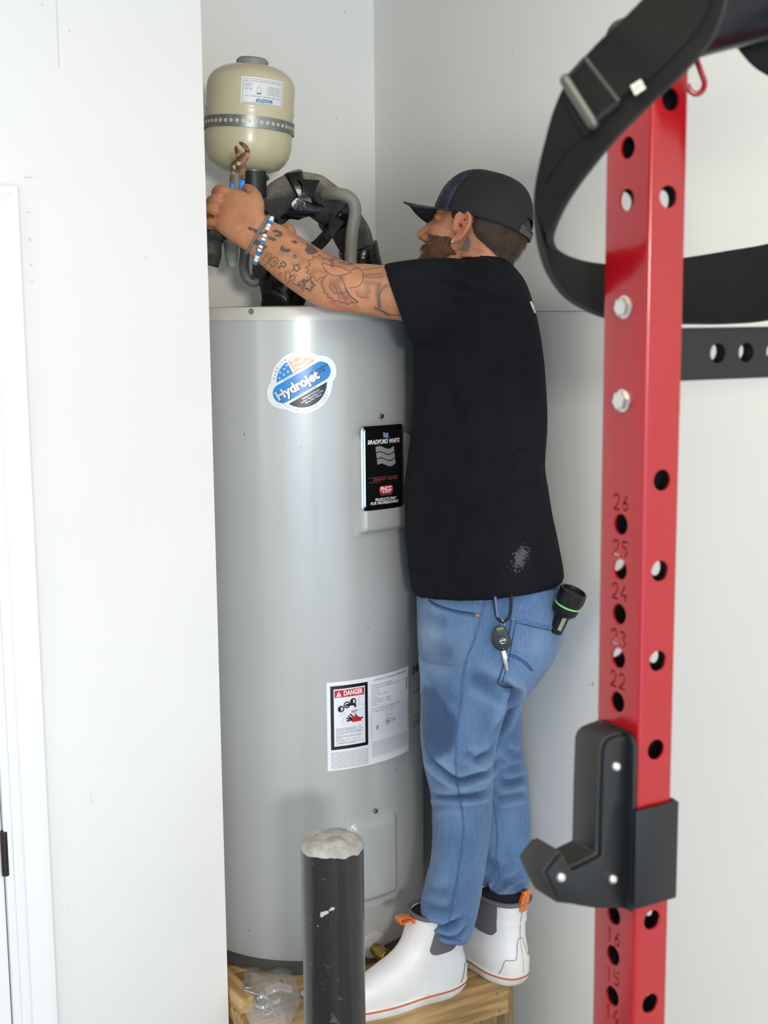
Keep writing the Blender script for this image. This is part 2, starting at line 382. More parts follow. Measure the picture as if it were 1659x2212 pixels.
class Dec:
    """flat print wrapped round the tank: local metres right / up of a centre"""
    def __init__(s, phi, z, rot=0, slope=0.): s.phi, s.z, s.c, s.s = phi, z, math.cos(rot), math.sin(rot)
    def w(s, x, y, h):
        x, y = x * s.c - y * s.s, x * s.s + y * s.c
        return onh(s.phi + x / RH, s.z + y, h)
    def poly(s, pts, h):    # convex-ish outline filled from a fan of strips
        q = []
        for i, (x0, y0) in enumerate(pts):
            x1, y1 = pts[(i + 1) % len(pts)]; m = max(1, int(math.hypot(x1 - x0, y1 - y0) / .005)); q += [(x0 + (x1 - x0) * k / m, y0 + (y1 - y0) * k / m) for k in range(m)]
        cx = sum(p[0] for p in pts) / len(pts); cy = sum(p[1] for p in pts) / len(pts); pts = q; n = len(pts); v = []; f = []; K = 8 if n > 30 else 4
        for k in range(K + 1):
            t = k / K; v += [s.w(cx + (x - cx) * t, cy + (y - cy) * t, h) for x, y in pts]
        for k in range(K):
            for i in range(n): f.append((k * n + i, k * n + (i + 1) % n, (k + 1) * n + (i + 1) % n, (k + 1) * n + i))
        return G().add(v, f)
    def rect(s, x0, y0, x1, y1, h, n=14):
        v = []; 
        for i in range(n + 1):
            x = x0 + (x1 - x0) * i / n; v += [s.w(x, y0, h), s.w(x, y1, h)]
        return G().add(v, [(2 * i, 2 * i + 2, 2 * i + 3, 2 * i + 1) for i in range(n)])
    def text(s, t, x, y, size, h, rot=0, sx=1., **k):
        v, f = text2d(t, size, **k); c, sn = math.cos(rot), math.sin(rot)
        return G().add([s.w(x + (a * sx) * c - b * sn, y + (a * sx) * sn + b * c, h) for a, b, _ in v], f)
    def arctext(s, t, r, a0, a1, size, h, flip=False):
        g = G(); n = len(t)
        for i, ch in enumerate(t):
            if ch == ' ': continue
            a = a0 + (a1 - a0) * i / max(n - 1, 1); g.merge(s.text(ch, r * math.cos(a), r * math.sin(a), size, h, rot=a + (PI / 2 if flip else -PI / 2)))
        return g
def arc(cx, cy, r, a0, a1, n=24): return [(cx + r * math.cos(a0 + (a1 - a0) * i / n), cy + r * math.sin(a0 + (a1 - a0) * i / n)) for i in range(n + 1)]
pm = lambda n, c, r=.35, m=0., **k: mat('print_' + n, c, r, m, **k)
WHT = pm('white', (238, 238, 236), .25); BLK = pm('black', (22, 22, 24), .3); BLU = pm('blue', (30, 128, 205), .25); SIL = pm('silver', (190, 190, 192), .3, .5)
ORG = pm('peach', (226, 178, 140), .3); RED = pm('red', (200, 30, 38), .35); GRY = pm('grey', (120, 120, 122), .4); INK = pm('ink', (70, 70, 74), .5); GRN = pm('green', (110, 150, 90), .5)
def flat(name, g, m, parent, label=None):
    o = g.obj(name, m, parent, label, recalc=False, smooth=True)
    if any(w in name for w in ('lettering', 'print', 'text', 'line', 'rule', 'star', 'stripe', 'dot', 'title', 'mark', 'box', 'barcode', 'pictogram', 'border')): o['kind'] = 'stuff'
    return o
# seam line of the rim, screws
for px, py in ((544, 673),):
    ph, z = hphi(px, py); n = (onh(ph, z, 1) - onh(ph, z, 0)); tube([onh(ph, z, .003), onh(ph, z, .0065)], [.0065, .005], 14).obj('screw', SCREW, heater)
# ---- round emblem sticker
ph, z = hphi(652, 826); D = Dec(ph, z)
e = .0012; rot = math.radians(29)
st = []
R0, RB, LB = .066, .0335, .0475
out = []
c, s_ = math.cos(rot), math.sin(rot)
def inside(x, y): 
    X = x * c + y * s_; Y = -x * s_ + y * c
    return x * x + y * y < R0 * R0 or (abs(Y) < RB and abs(X) < LB) or (abs(X) - LB) ** 2 + Y * Y < RB * RB
for i in range(96):
    a = 2 * PI * i / 96; r = .10
    while not inside(r * math.cos(a), r * math.sin(a)): r -= .0004
    out.append((r * math.cos(a), r * math.sin(a)))
stk = D.poly(out, e).obj('round_sticker', pm('foil_white', (226, 228, 228), .18, .25), heater, 'white and blue round maker sticker with a slanted banner', recalc=False)
Dr = Dec(ph, z, rot)
def capsule(L, r): return arc(L, 0, r, -PI / 2, PI / 2, 12) + arc(-L, 0, r, PI / 2, 3 * PI / 2, 12)
flat('blue_banner', Dr.poly(capsule(.0475, .0205), e + .0004), BLU, stk)
rr = .0535
ya = .0255; aa = math.asin(ya / rr)
flat('flag_field', Dr.poly(arc(0, 0, rr, PI / 2 + .12, PI - aa, 14) + [(-.006, ya)], e + .0004), BLU, stk)
fl = G(); fl.merge(Dr.poly(arc(0, 0, rr, aa, PI / 2 + .08, 14) + [(-.002, ya)], e + .0004)); flat('flag_stripe_ground', fl, ORG, stk)
g = G()
for y0 in (.029, .039, .048):
    xm = math.sqrt(max(rr * rr - (y0 + .004) ** 2, 0)) * .93; n = 10; v = []
    for i in range(n + 1):
        x = .001 + (xm - .001) * i / n; w = .0018 * math.sin(i * .9); v += [Dr.w(x, y0 + w, e + .0008), Dr.w(x, y0 + .0042 + w, e + .0008)]
    g.add(v, [(2 * i, 2 * i + 2, 2 * i + 3, 2 * i + 1) for i in range(n)])
flat('flag_stripe', g, SIL, stk)
g = G()
def starpts(x, y, r, a=0.): return [(x + (r if i % 2 == 0 else r * .42) * math.sin(a + i * PI / 5), y + (r if i % 2 == 0 else r * .42) * math.cos(a + i * PI / 5)) for i in range(10)]
for x, y in ((-.036, .031), (-.025, .033), (-.014, .034), (-.029, .0405), (-.018, .043), (-.010, .047)): g.merge(Dr.poly(starpts(x, y, .0033), e + .0008))
flat('flag_star', g, SIL, stk)
flat('black_segment', Dr.poly(arc(0, 0, rr, PI + aa, 2 * PI - aa, 18), e + .0004), BLK, stk)
g = Dr.text('Hydrojet', -.012, -.0015, .0275, e + .0013, bold=.0011); flat('banner_lettering', g, SIL, stk)
g = Dr.text('Hydrojet', -.0115, -.0022, .0275, e + .0009, bold=.0020); flat('banner_lettering_edge', g, BLK, stk)
g = Dr.text('EQUIPPED WITH', 0, .0232, .0062, e + .0008, spacing=1.35); g.merge(Dr.text('FEATURING', 0, -.0232, .0062, e + .0008, spacing=1.5))
g.merge(D.arctext('MADE IN U.S.A.', .0585, math.radians(172), math.radians(72), .0055, e + .0008)); g.merge(D.arctext('BRADFORD WHITE CORP.', .0597, math.radians(222), math.radians(338), .0055, e + .0008, True))
flat('emblem_lettering', g, INK, stk)
g = Dr.text('PERFORMANCE\nSYSTEM', .046, .003, .0062, e + .0009, bold=.0001)
flat('banner_small_lettering', g, BLK, stk)
g = Dr.text('Reduced Sediment\nLower Operating Costs\nMore Hot Water', .004, -.0365, .0056, e + .0009); flat('segment_lettering', g, SIL, stk)

# ---- access panels
def panel(x0, y0, x1, y1, rise, hx, edge, name, m):
    """pressed cover wrapped round the tank: photo px box; hx = raised part margins (l, b, r, t) in metres"""
    p0, z0 = hphi(x0, y1); p1, z1 = hphi(x1, y0); pc = (p0 + p1) / 2
    _, zt = hphi((x0 + x1) / 2, (y0 + y1) / 2 - (y1 - y0) / 2)
    w = (p1 - p0) * RH; h = z1 - z0; n, k = 40, 60; v = []
    cx, cz = pc, (z0 + z1) / 2
    def ht(x, y):
        l, b, r, t = hx; dx = min(x - (-w / 2 + l), (w / 2 - r) - x); dy = min(y - (-h / 2 + b), (h / 2 - t) - y)
        def sm(q): q = min(max(q / edge, 0), 1); return math.sin(q * PI / 2) ** .8
        if dx <= 0 or dy <= 0: return .0022
        rc = min(dx, dy)
        if dx < .012 and dy < .012: rc = max(.012 - math.hypot(.012 - dx, .012 - dy), 0)
        return .0022 + rise * sm(rc)
    for j in range(k + 1):
        y = -h / 2 + h * j / k
        for i in range(n + 1):
            x = -w / 2 + w * i / n; v.append(onh(pc + x / RH, cz + y, ht(x, y)))
    f = [(j * (n + 1) + i, j * (n + 1) + i + 1, (j + 1) * (n + 1) + i + 1, (j + 1) * (n + 1) + i) for j in range(k) for i in range(n)]
    bd = [i for i in range(n + 1)] + [j * (n + 1) + n for j in range(1, k + 1)] + [k * (n + 1) + i for i in range(n - 1, -1, -1)] + [j * (n + 1) for j in range(k - 1, 0, -1)]
    g = G().add(v, f); b0 = len(g.v)
    cyl = [onh(math.atan2(g.v[i].x - HC.x, -(g.v[i].y - HC.y)), g.v[i].z, -.001) for i in bd]; g.v += cyl; q = len(bd)
    g.f += [(bd[i], bd[(i + 1) % q], b0 + (i + 1) % q, b0 + i) for i in range(q)]; g.mi += [0] * q
    return g.obj(name, m, heater), pc, cz, w, h
up, pc, cz, w_, h_ = panel(757, 905, 880, 1160, .022, (.014, .004, .012, .026), .014, 'upper_access_panel', JACK)
def scr(px, py, par, h=.004):
    ph, z = hphi(px, py); g = tube([onh(ph, z, h), onh(ph, z, h + .004)], [.006, .0045], 12); o = g.obj('screw', SCREW, par)
    g = tube([onh(ph - .011, z - .003, h + .0043), onh(ph + .011, z + .003, h + .0043)], .0008, 5); g.obj('screw_slot', BLK, o)
scr(821, 899, up)
# badge
RH2 = RH
b0, zb0 = hphi(784, 1102, RH + .024); b1, _ = hphi(869, 1094, RH + .024); _, zb1 = hphi(784, 926, RH + .024)
DB = Dec((b0 + b1) / 2, (zb0 + zb1) / 2 + .001); bw = (b1 - b0) * RH / 2; bh = (zb1 - zb0) / 2
def rrect(w, h, r, n=5):
    return arc(w - r, h - r, r, 0, PI / 2, n) + arc(-w + r, h - r, r, PI / 2, PI, n) + arc(-w + r, -h + r, r, PI, 1.5 * PI, n) + arc(w - r, -h + r, r, 1.5 * PI, 2 * PI, n)
e = .0252
badge = flat('badge', DB.poly(rrect(bw, bh, .007), e), pm('black_gloss', (20, 20, 22), .18, coat=.5), up, 'black maker badge with a bright frame')
def frame_ring(w, h, r, t, hh, m, name):
    a, b = [], []; A_, B_ = rrect(w, h, r), rrect(w - t, h - t, max(r - t, .001))
    for i in range(len(A_)):
        (x0, y0), (x1, y1) = A_[i], A_[(i + 1) % len(A_)]; kn = max(1, int(math.hypot(x1 - x0, y1 - y0) / .004)); (u0, v0), (u1, v1) = B_[i], B_[(i + 1) % len(B_)]
        for k in range(kn): t_ = k / kn; a.append((x0 + (x1 - x0) * t_, y0 + (y1 - y0) * t_)); b.append((u0 + (u1 - u0) * t_, v0 + (v1 - v0) * t_))
    n = len(a)
    g = G().add([DB.w(x, y, hh) for x, y in a] + [DB.w(x, y, hh + .001) for x, y in b], [(i, (i + 1) % n, n + (i + 1) % n, n + i) for i in range(n)]); return flat(name, g, m, up)
CHR = mat('chrome', (200, 200, 200), .12, 1.)
frame_ring(bw + .0035, bh + .0035, .01, .004, e + .0002, CHR, 'badge_frame'); frame_ring(bw - .002, bh - .002, .006, .0035, e + .0004, CHR, 'badge_frame')
e += .001
iw = bw * .80
g = DB.text('BRADFORD WHITE', 0.002, bh * .66, .0115, e, bold=.0002, shear=.18, sx=2 * iw / .098 * .98); flat('badge_lettering', g, WHT, badge) if False else None
def fit(t, width, x, y, size, **k):
    v, f = text2d(t, size, **k); xs = [q[0] for q in v]; s = width / (max(xs) - min(xs)); c = (max(xs) + min(xs)) / 2
    return G().add([DB.w(x + (a - c) * s, y + b, e) for a, b, _ in v], f)
gW = fit('BRADFORD WHITE', 2 * iw, .001, bh * .64, .0125, bold=.0004, shear=.18)
gW.merge(fit('PRODUCTS ONLY', iw * 1.35, .004, -bh * .79, .0085, bold=.0002, shear=.18)); gW.merge(fit('FOR PROFESSIONALS', iw * 1.75, .001, -bh * .875, .0085, bold=.0002, shear=.18))
flat('badge_lettering', gW, WHT, up)
flat('badge_lettering', fit('WATER HEATERS', iw * 1.5, .004, bh * .585, .004, spacing=1.5), pm('dim', (120, 105, 100)), up)
flat('badge_lettering', fit('ENERGY SAVER', iw * 1.5, .003, -bh * .29, .0075, bold=.0002, shear=.2, spacing=1.6), pm('badge_red', (205, 70, 60)), up)
flat('badge_rule', DB.rect(-iw * .95, -bh * .235, iw * .9, -bh * .228, e, 6).merge(DB.rect(-iw * .95, -bh * .352, -iw * .2, -bh * .346, e, 6)), GRY, up)
def flag(x, y, w, h, m, name, lift=.0):
    g = G()
    for k in range(3):
        n = 10; v = []
        for i in range(n + 1):
            t = i / n; xx = x - w / 2 + w * t; sk = -.004 * 0
            wv = h * .10 * math.sin(t * 2 * PI + .4) ; yb = y + h * (.5 - (k + 1) / 3) + wv + h * .04; yt = y + h * (.5 - k / 3) + wv - h * .01
            sh = (yt - y) * -.12; sb = (yb - y) * -.12
            v += [DB.w(xx + sb, yb, e + lift), DB.w(xx + sh, yt, e + lift)]
        g.add(v, [(2 * i, 2 * i + 2, 2 * i + 3, 2 * i + 1) for i in range(n)])
    return flat(name, g, m, up)
flag(.004, bh * .27, bw * .92, bh * .46, SIL, 'waving_flag_emblem'); flag(.004, bh * .79, bw * .26, bh * .13, pm('pale_blue', (130, 150, 190)), 'small_flag_emblem')
flat('shield_emblem', DB.poly([(x + .004, y - bh * .56) for x, y in rrect(bw * .34, bh * .105, .006)], e), pm('shield_red', (205, 45, 60)), up)
v, f = text2d('PHCC', .0125, bold=.0005); sx = bw * .58 / (max(q[0] for q in v) - min(q[0] for q in v))
flat('shield_lettering', G().add([DB.w(.004 + a * sx, -bh * .535 + b, e + .0005) for a, b, _ in v], f), WHT, up)
g = G()
for k in (-1, 0, 1): g.merge(DB.poly([(x + .004 + k * .0075, y - bh * .605) for x, y in arc(0, 0, .003, 0, 2 * PI, 8)[:-1]], e + .0005))
flat('shield_dot', g, pm('pale_dot', (190, 195, 215)), up)
flat('badge_lettering', fit('OFFICIAL MANUFACTURER', bw * .6, .004, -bh * .69, .003), GRY, up)

lp, *_ = panel(749, 1733, 857, 1972, .007, (.012, .018, .006, .022), .012, 'lower_access_panel', JACK)
scr(809, 1751, lp)
# ---- danger / rating label
ph0, z0 = hphi(705, 1475); ph1, _ = hphi(881, 1434); _, z1 = hphi(709, 1666)
DL = Dec((ph0 + ph1) / 2, (z0 + z1) / 2); lw = (ph1 - ph0) * RH; lh = z0 - z1; hw, hh = lw / 2, lh / 2; e = .0007
lab = flat('rating_label', DL.rect(-hw, -hh, hw, hh, e, 24), pm('label_white', (236, 236, 240), .35), heater, 'white printed label with a red danger heading')
lx = -hw + lw * .035; lx1 = -hw + lw * .42                          # black frame box
yt = hh - lh * .045; yb = -hh + lh * .235
t_ = lw * .032
g = DL.rect(lx, yb, lx + t_, yt, e + .0003, 3); g.merge(DL.rect(lx1 - t_, yb, lx1, yt, e + .0003, 3)); g.merge(DL.rect(lx, yt - t_, lx1, yt, e + .0003)); g.merge(DL.rect(lx, yb, lx1, yb + t_, e + .0003))
flat('danger_border', g, BLK, lab)
cx = (lx + lx1) / 2; iw = (lx1 - lx) / 2 - t_ - .002
flat('danger_heading', DL.rect(cx - iw, yt - t_ - .0195, cx + iw, yt - t_ - .003, e + .0003), RED, lab)
def lt(t, width, x, y, size, al='CENTER', **k):
    v, f = text2d(t, size, al, **k); xs = [q[0] for q in v]; s = width / (max(xs) - min(xs)) if width else 1.; c = (max(xs) + min(xs)) / 2 if al == 'CENTER' else 0
    return G().add([DL.w(x + (a - c) * s, y + b, e + .0007) for a, b, _ in v], f)
hy = yt - t_ - .0112
flat('danger_lettering', lt('DANGER', iw * 1.3, cx + iw * .25, hy, .0155, bold=.0006), WHT, lab)
flat('warning_triangle', DL.poly([(cx - iw * .9, hy - .006), (cx - iw * .55, hy - .006), (cx - iw * .725, hy + .006)], e + .0006), WHT, lab)
flat('exclamation_mark', lt('!', 0, cx - iw * .725, hy - .0012, .009, bold=.0004), RED, lab)
# faucet pictogram and scalded hand
py_ = yt - t_ - .04
g = G()
def ln(pts, w):
    g_ = G()
    for i in range(len(pts) - 1):
        (x0, y0), (x1, y1) = pts[i], pts[i + 1]; dx, dy = x1 - x0, y1 - y0; l = math.hypot(dx, dy) + 1e-9; nx, ny = -dy / l * w / 2, dx / l * w / 2
        g_.add([DL.w(x0 + nx, y0 + ny, e + .0005), DL.w(x1 + nx, y1 + ny, e + .0005), DL.w(x1 - nx, y1 - ny, e + .0005), DL.w(x0 - nx, y0 - ny, e + .0005)], [(0, 1, 2, 3)])
    return g_
for (fx, fy, fr) in ((-.021, -.006, .0062), (.008, .008, .0062), (-.007, .002, .0066)):
    g.merge(ln(arc(cx + fx, py_ + fy, fr, 0, 2 * PI, 16), .003))
for (fx, fy) in ((-.025, -.006), (.004, .008)): g.merge(ln([(cx + fx - .003, py_ + fy), (cx + fx + .004, py_ + fy)], .009))
g.merge(ln([(cx - .010, py_ + .001), (cx + .004, py_ + .002), (cx + .012, py_ + .001)], .0055)); g.merge(ln([(cx + .012, py_ + .003), (cx + .013, py_ - .006)], .0045))
hy2 = py_ - .036
for a, b in (((.006, .004), (-.005, .012)), ((.007, .003), (-.009, .007)), ((.009, .002), (-.009, .001)), ((.01, .006), (.0, .016)), ((.022, .002), (.012, .014)), ((.018, .002), (.032, .004))):
    g.merge(ln([(cx + a[0], hy2 + a[1]), (cx + b[0], hy2 + b[1])], .0032))
flat('pictogram', g, BLK, lab)
flat('scald_mark', DL.poly([(cx + x, hy2 + y) for x, y in ((.004, -.003), (.028, -.003), (.027, .005), (.016, .009), (.008, .010), (.005, .004))], e + .0009), RED, lab)
g = ln([(cx + .022, py_ + .016), (cx + .022, py_ + .001), (cx + .035, py_ - .003)], .0005); g.merge(ln([(cx + .022, py_ + .001), (cx + .014, py_ - .004)], .0005)); g.merge(ln([(cx + .02, py_ - .012), (cx + .036, py_ - .013)], .0005)); g.merge(ln([(cx - .026, py_ - .022), (cx - .01, py_ - .015)], .0005))
g.merge(ln(arc(cx - .006, py_ - .033, .012, 2.2, 4.2, 8), .0005)); flat('pictogram_line', g, GRY, lab)
flat('hot_lettering', lt('HOT', .015, cx + .011, py_ - .0155, .0085, bold=.0003), RED, lab)
txt = ['Water temperature over 125\u00b0F', 'can cause severe burns', 'instantly or death from scalds.', None, 'Children, disabled and elderly', 'are at highest risk of being', 'scalded.', None, 'See instruction manual before', 'setting temperature at water', 'heater.', None, 'Feel water before bathing or', 'showering.', None, 'Temperature limiting valves are', 'available, see manual.']
g = G(); y = hy2 - .0145; step = (y - (yb + t_ + .002)) / 15.6
for t in txt:
    if t is None: y -= step * .55; continue
    wd = (2 * iw - .005) * len(t) / 31.5; g.merge(lt(t, wd, cx - iw + .0025 + wd / 2, y, step * 1.12)); y -= step
flat('warning_text', g, INK, lab)
def filler(x0, x1, y0, y1, n, size, lines):
    g = G()
    for i in range(n): g.merge(lt(lines[i % len(lines)], x1 - x0, (x0 + x1) / 2, y1 - (y1 - y0) * (i + .5) / n, size))
    return g
g = filler(lx, lx1, -hh + .004, yb - .005, 11, .0034, ['CAUTION: Hotter water increases the risk of scald injury.', 'Before changing temperature setting see instruction manual.', 'It is recommended that a thermostatic mixing valve be installed', 'If this water heater has been provided with supplemental heating'])
rx = lx1 + lw * .04; rx1 = hw - lw * .02
g.merge(filler(rx, rx1, -hh + .016, -hh + .052, 9, .0034, ['This water heater must be installed in accordance with local codes and instructions', 'clearances to combustible surfaces 0 inches top sides and rear when the unit is', 'relief valve must be fitted to the opening provided on the top of the tank and run']))
flat('small_print', g, GRY, lab)
flat('label_title', lt('AUTOMATIC STORAGE WATER HEATER', (rx1 - rx) * .9, (rx + rx1) / 2, hh - .009, .0052, shear=.15), INK, lab)
g = G(); rows = ['BRADFORD WHITE CORPORATION', '200 LAFAYETTE ST. MIDDLEVILLE MI 49333', 'Model No.', 'Serial No.', 'Cap. US Gal.   Phase', 'Voltage', 'Upper Element     Watts', 'Lower Element     Watts', 'Maximum', 'Press. Test 300(psi) WORKING 150(psi)', 'Wattage rating based on 60 Hz']
for i, t in enumerate(rows): g.merge(lt(t, min((rx1 - rx) * .82, len(t) * .0024), rx + min((rx1 - rx) * .82, len(t) * .0024) / 2, hh - .021 - i * .0056 - (.004 if i > 8 else 0), .0048))
flat('rating_text', g, pm('matrix_ink', (120, 120, 150)), lab)
by0, by1 = -hh + .06, -hh + .125
flat('rating_box', ln([(rx, by1 - .01), (rx, by0), (rx1, by0), (rx1, by1), (rx + .045, by1)], .0006).merge(ln([(rx + .042, by1 - .02), (rx + .062, by1 - .02), (rx + .062, by1 - .008), (rx + .042, by1 - .008), (rx + .042, by1 - .02)], .0006)), INK, lab)
flat('listing_mark', ln(arc(rx + .048, by1 - .034, .0075, 0, 2 * PI, 20), .0009).merge(lt('UL', .009, rx + .048, by1 - .034, .009, bold=.0003)).merge(lt('LISTED', .012, rx + .065, by1 - .031, .004)).merge(lt('ELECTRIC', .014, rx + .066, by1 - .036, .004)), INK, lab)
g = G(); 
for i in range(16): g.merge(DL.rect(rx1 - .006, hh - .026 - i * .0018, rx1 - .001, hh - .026 - i * .0018 + (.0011 if i % 3 else .0005), e + .0005, 2))
flat('barcode', g, BLK, lab)
flat('torn_spot', DL.poly([(rx + .016 + .0036 * math.cos(a) * (1 + .2 * math.sin(3 * a)), by1 - .042 + .0062 * math.sin(a)) for a in [k * PI / 8 for k in range(16)]], e + .0006), pm('torn', (170, 165, 150), .8), lab)
# ---- energy guide label, mostly behind the man's leg
pe0, ze0 = hphi(888, 1436); pe1 = pe0 + .16 / RH * .6; ze1 = ze0 - .165
DE = Dec(pe0, 0); el = flat('energy_label', G().merge(Dec((pe0 + pe1) / 2, (ze0 + ze1) / 2).rect(-(pe1 - pe0) * RH / 2, -(ze0 - ze1) / 2, (pe1 - pe0) * RH / 2, (ze0 - ze1) / 2, .0007, 12)), pm('energy_label', (196, 196, 186), .5), heater, 'pale label with bold black heading, partly behind the jeans')
DL = Dec(pe0, ze0); e = .0007
g = lt('ENERGY', .075, .042, -.016, .026, bold=.0012); g.merge(DL.rect(.003, -.071, .08, -.069, e + .0005)); flat('energy_lettering', g, BLK, el)
g = DL.rect(.003, -.048, .08, -.0475, e + .0005).merge(DL.rect(.003, -.105, .08, -.1045, e + .0005))
for i in range(5): g.merge(DL.rect(.004, -.14 - i * .004, .06, -.1385 - i * .004, e + .0005))
flat('energy_rule', g, GRY, el); flat('energy_green_line', DL.rect(.006, -.130, .05, -.127, e + .0005), GRN, el)
# drain valve (brass) low at the right
BRASS = mat('brass', (176, 150, 84), .35, .9, rgb2=(140, 112, 60), nscale=40)
ph, z = hphi(806, 2047); n = (onh(ph, z, 1) - onh(ph, z, 0)); sd = n.cross(Vector((0, 0, 1)))
dv = lathe([(.032, 0), (.032, .003), (.028, .005), (.001, .005)], 32, onh(ph, z + .008, 0), n).obj('valve_plate', JACK, heater)
g = tube([onh(ph, z, .0), onh(ph, z, .03)], .013, 18); g.merge(tube([onh(ph, z, .03), onh(ph, z, .052)], [.0165, .0165], 8)); g.merge(tube([onh(ph, z, .052), onh(ph, z, .056)], [.014, .012], 18))
b2 = onh(ph, z, .030); g.merge(tube([b2, b2 + n * .012 - Vector((0, 0, .022)), b2 + n * .02 - Vector((0, 0, .042))], [.012, .0125, .014], 18))
for k in range(5): q = b2 + n * (.0135 + .0012 * k) - Vector((0, 0, .026 + .0035 * k)); g.merge(tube([q, q + (n * .3 - Vector((0, 0, 1))).normalized() * .0018], .0158, 18))
vv = g.obj('drain_valve', BRASS, heater, 'brass drain valve low on the tank'); tube([onh(ph - .02, z - .006, .0565), onh(ph + .02, z + .006, .0565)], .0016, 6).obj('valve_slot', BLK, vv)
# scratches
g = G()
for px, py, w, h in ((803, 793, .0008, .002), (868, 798, .0012, .003), (650, 966, .0012, .0012), (528, 938, .0014, .004), (855, 1661, .0016, .003), (858, 1670, .001, .004), (795, 1357, .003, .001), (537, 2010, .002, .002)):
    ph, z = hphi(px, py); g.add([onh(ph - w / RH, z - h, .0006), onh(ph + w / RH, z - h * .8, .0006), onh(ph + w * .7 / RH, z + h, .0006), onh(ph - w * .8 / RH, z + h * .7, .0006)], [(0, 1, 2, 3)])
o = flat('paint_chip', g, GRY, heater); o['kind'] = 'stuff'

# ================================================================== expansion tank
TANKM = mat('cream_enamel', (206, 196, 164), .28, rgb2=(202, 191, 158), nscale=6, coat=.35)
YT = 3.04
top = P(545, 140, YT); bot = P(533, 372, YT); ax = (top - bot).normalized(); L = (top - bot).length
tk = thing('expansion_tank', 'cream expansion tank strapped to the back wall above the heater', 'tank', bot)
r = .0985
prof = [(.03, -.001), (.055, .002), (.072, .009), (.086, .022), (.0945, .038), (r, .060), (r, .085)]
prof += [(r, .100), (r, .120), (r + .0004, .127), (r + .0016, .131), (r + .0016, .134), (r, .139), (r, .185)]
for i in range(9): a = i / 8 * PI / 2; prof.append((.028 + (r - .028) * math.cos(a) ** .9 if i < 8 else .028, .185 + (L - .188) * math.sin(a)))
prof = [p for p in prof]
lathe(prof, 96, bot, ax).obj('tank_shell', TANKM, tk)
lathe([(.036, L - .008), (.036, L + .008), (.031, L + .013), (.001, L + .014)], 32, bot, ax).obj('valve_cover', mat('grey_plastic_cap', (140, 142, 140), .5), tk)
q = ax.to_track_quat('Z', 'Y'); e1 = q @ Vector((1, 0, 0)); e2 = q @ Vector((0, 1, 0))
toc = (CAM - bot); toc = (toc - ax * toc.dot(ax)).normalized(); rt = ax.cross(toc).normalized() * 1.0
if rt.x < 0: rt = -rt
def ontk(s, z, rr): 
    a = s / r; return bot + ax * z + (toc * math.cos(a) + rt * math.sin(a)) * rr
# hanger strap with holes, runs to the wall behind
STRAP = mat('galvanised_strap', (128, 132, 134), .35, .7, rgb2=(150, 154, 156), nscale=30)
zs = .0985; n = 72; v = []
for i in range(n + 1):
    a = -2.5 + 5.0 * i / n
    for zz, rr in ((zs - .0125, r + .0022), (zs + .0125, r + .0022), (zs + .0125, r + .0035), (zs - .0125, r + .0035)): v.append(ontk(a * r, zz + .010 * math.sin(a * .5) * 0, rr))
g = G().add(v, grid_faces(n + 1, 4)); strap = g.obj('hanger_strap', STRAP, tk)
for i in range(23):
    a = (i - 11) * .133
    g = tube([ontk(a * r, zs, r + .0033), ontk(a * r, zs, r + .0038)], .0042, 10); g.obj('strap_hole', TANKM, strap)
# label, printed upside down
lv0 = -.5
def tkrect(x0, y0, x1, y1, hh, n=12):
    v = []
    for i in range(n + 1): x = x0 + (x1 - x0) * i / n; v += [ontk(x, y0, r + hh), ontk(x, y1, r + hh)]
    return G().add(v, [(2 * i, 2 * i + 2, 2 * i + 3, 2 * i + 1) for i in range(n)])
lx0, lx1_, ly0, ly1 = -.022, .076, .134, .192
SH = -.0
def tkl(x, y, hh): 
    return ontk(x, y, r + hh)
tl = flat('tank_label', tkrect(lx0, ly0, lx1_, ly1, .0006), pm('tank_label_white', (228, 228, 222), .4), tk, 'white label with blue print, upside down')
g = G(); t = .0006; m_ = .004
for (a, b, c, d) in ((lx0 + m_, ly0 + m_, lx1_ - m_, ly0 + m_ + t), (lx0 + m_, ly1 - m_ - t, lx1_ - m_, ly1 - m_), (lx0 + m_, ly0 + m_, lx0 + m_ + t, ly1 - m_), (lx1_ - m_ - t, ly0 + m_, lx1_ - m_, ly1 - m_)): g.merge(tkrect(a, b, c, d, .0012))
def tt(s, cx, cy, size, width=None, **k):     # rotated by 180 degrees
    v, f = text2d(s, size, **k); xs = [q[0] for q in v]; sc = width / (max(xs) - min(xs)) if width else 1; c = (max(xs) + min(xs)) / 2
    return G().add([ontk(cx - (a - c) * sc, cy - b, r + .0013) for a, b, _ in v], f)
mx = (lx0 + lx1_) / 2
g.merge(tt('BACKSTOP', mx + .003, ly0 + .0105, .0098, .038, bold=.0004)); g.merge(tt('Water Heater Safety Tank / Thermal Expansion Tank', mx, ly0 + .018, .0036, .08))
g.merge(tt('STAR INDUSTRIES INC. 465 South Berry Street, Brea, CA 92821', mx, ly1 - .0085, .0034, .084)); g.merge(tt('Mfg. Code', lx0 + .016, ly0 + .033, .0042, .017)); g.merge(tt('JXXXXXX', lx0 + .016, ly1 - .0165, .004, .015))
for i in range(6): g.merge(tt('maximum working pressure 150 psi'[:30 - 3 * (i % 3)], mx + .024, ly0 + .024 + i * .0033, .0028, .036 - .004 * (i % 3)))
for (a, b, c, d) in ((lx0 + .007, ly1 - .020, lx0 + .026, ly1 - .0196), (lx0 + .007, ly1 - .0135, lx0 + .026, ly1 - .0131), (lx0 + .035, ly0 + .023, lx0 + .044, ly0 + .026)): g.merge(tkrect(a, b, c, d, .0012, 4))
g.merge(tube([tkl(lx0 + .0395 + .0045 * math.cos(k * PI / 8), ly0 + .027 + .013 * max(math.sin(k * PI / 8), 0), .0012) for k in range(9)], .0003, 4))
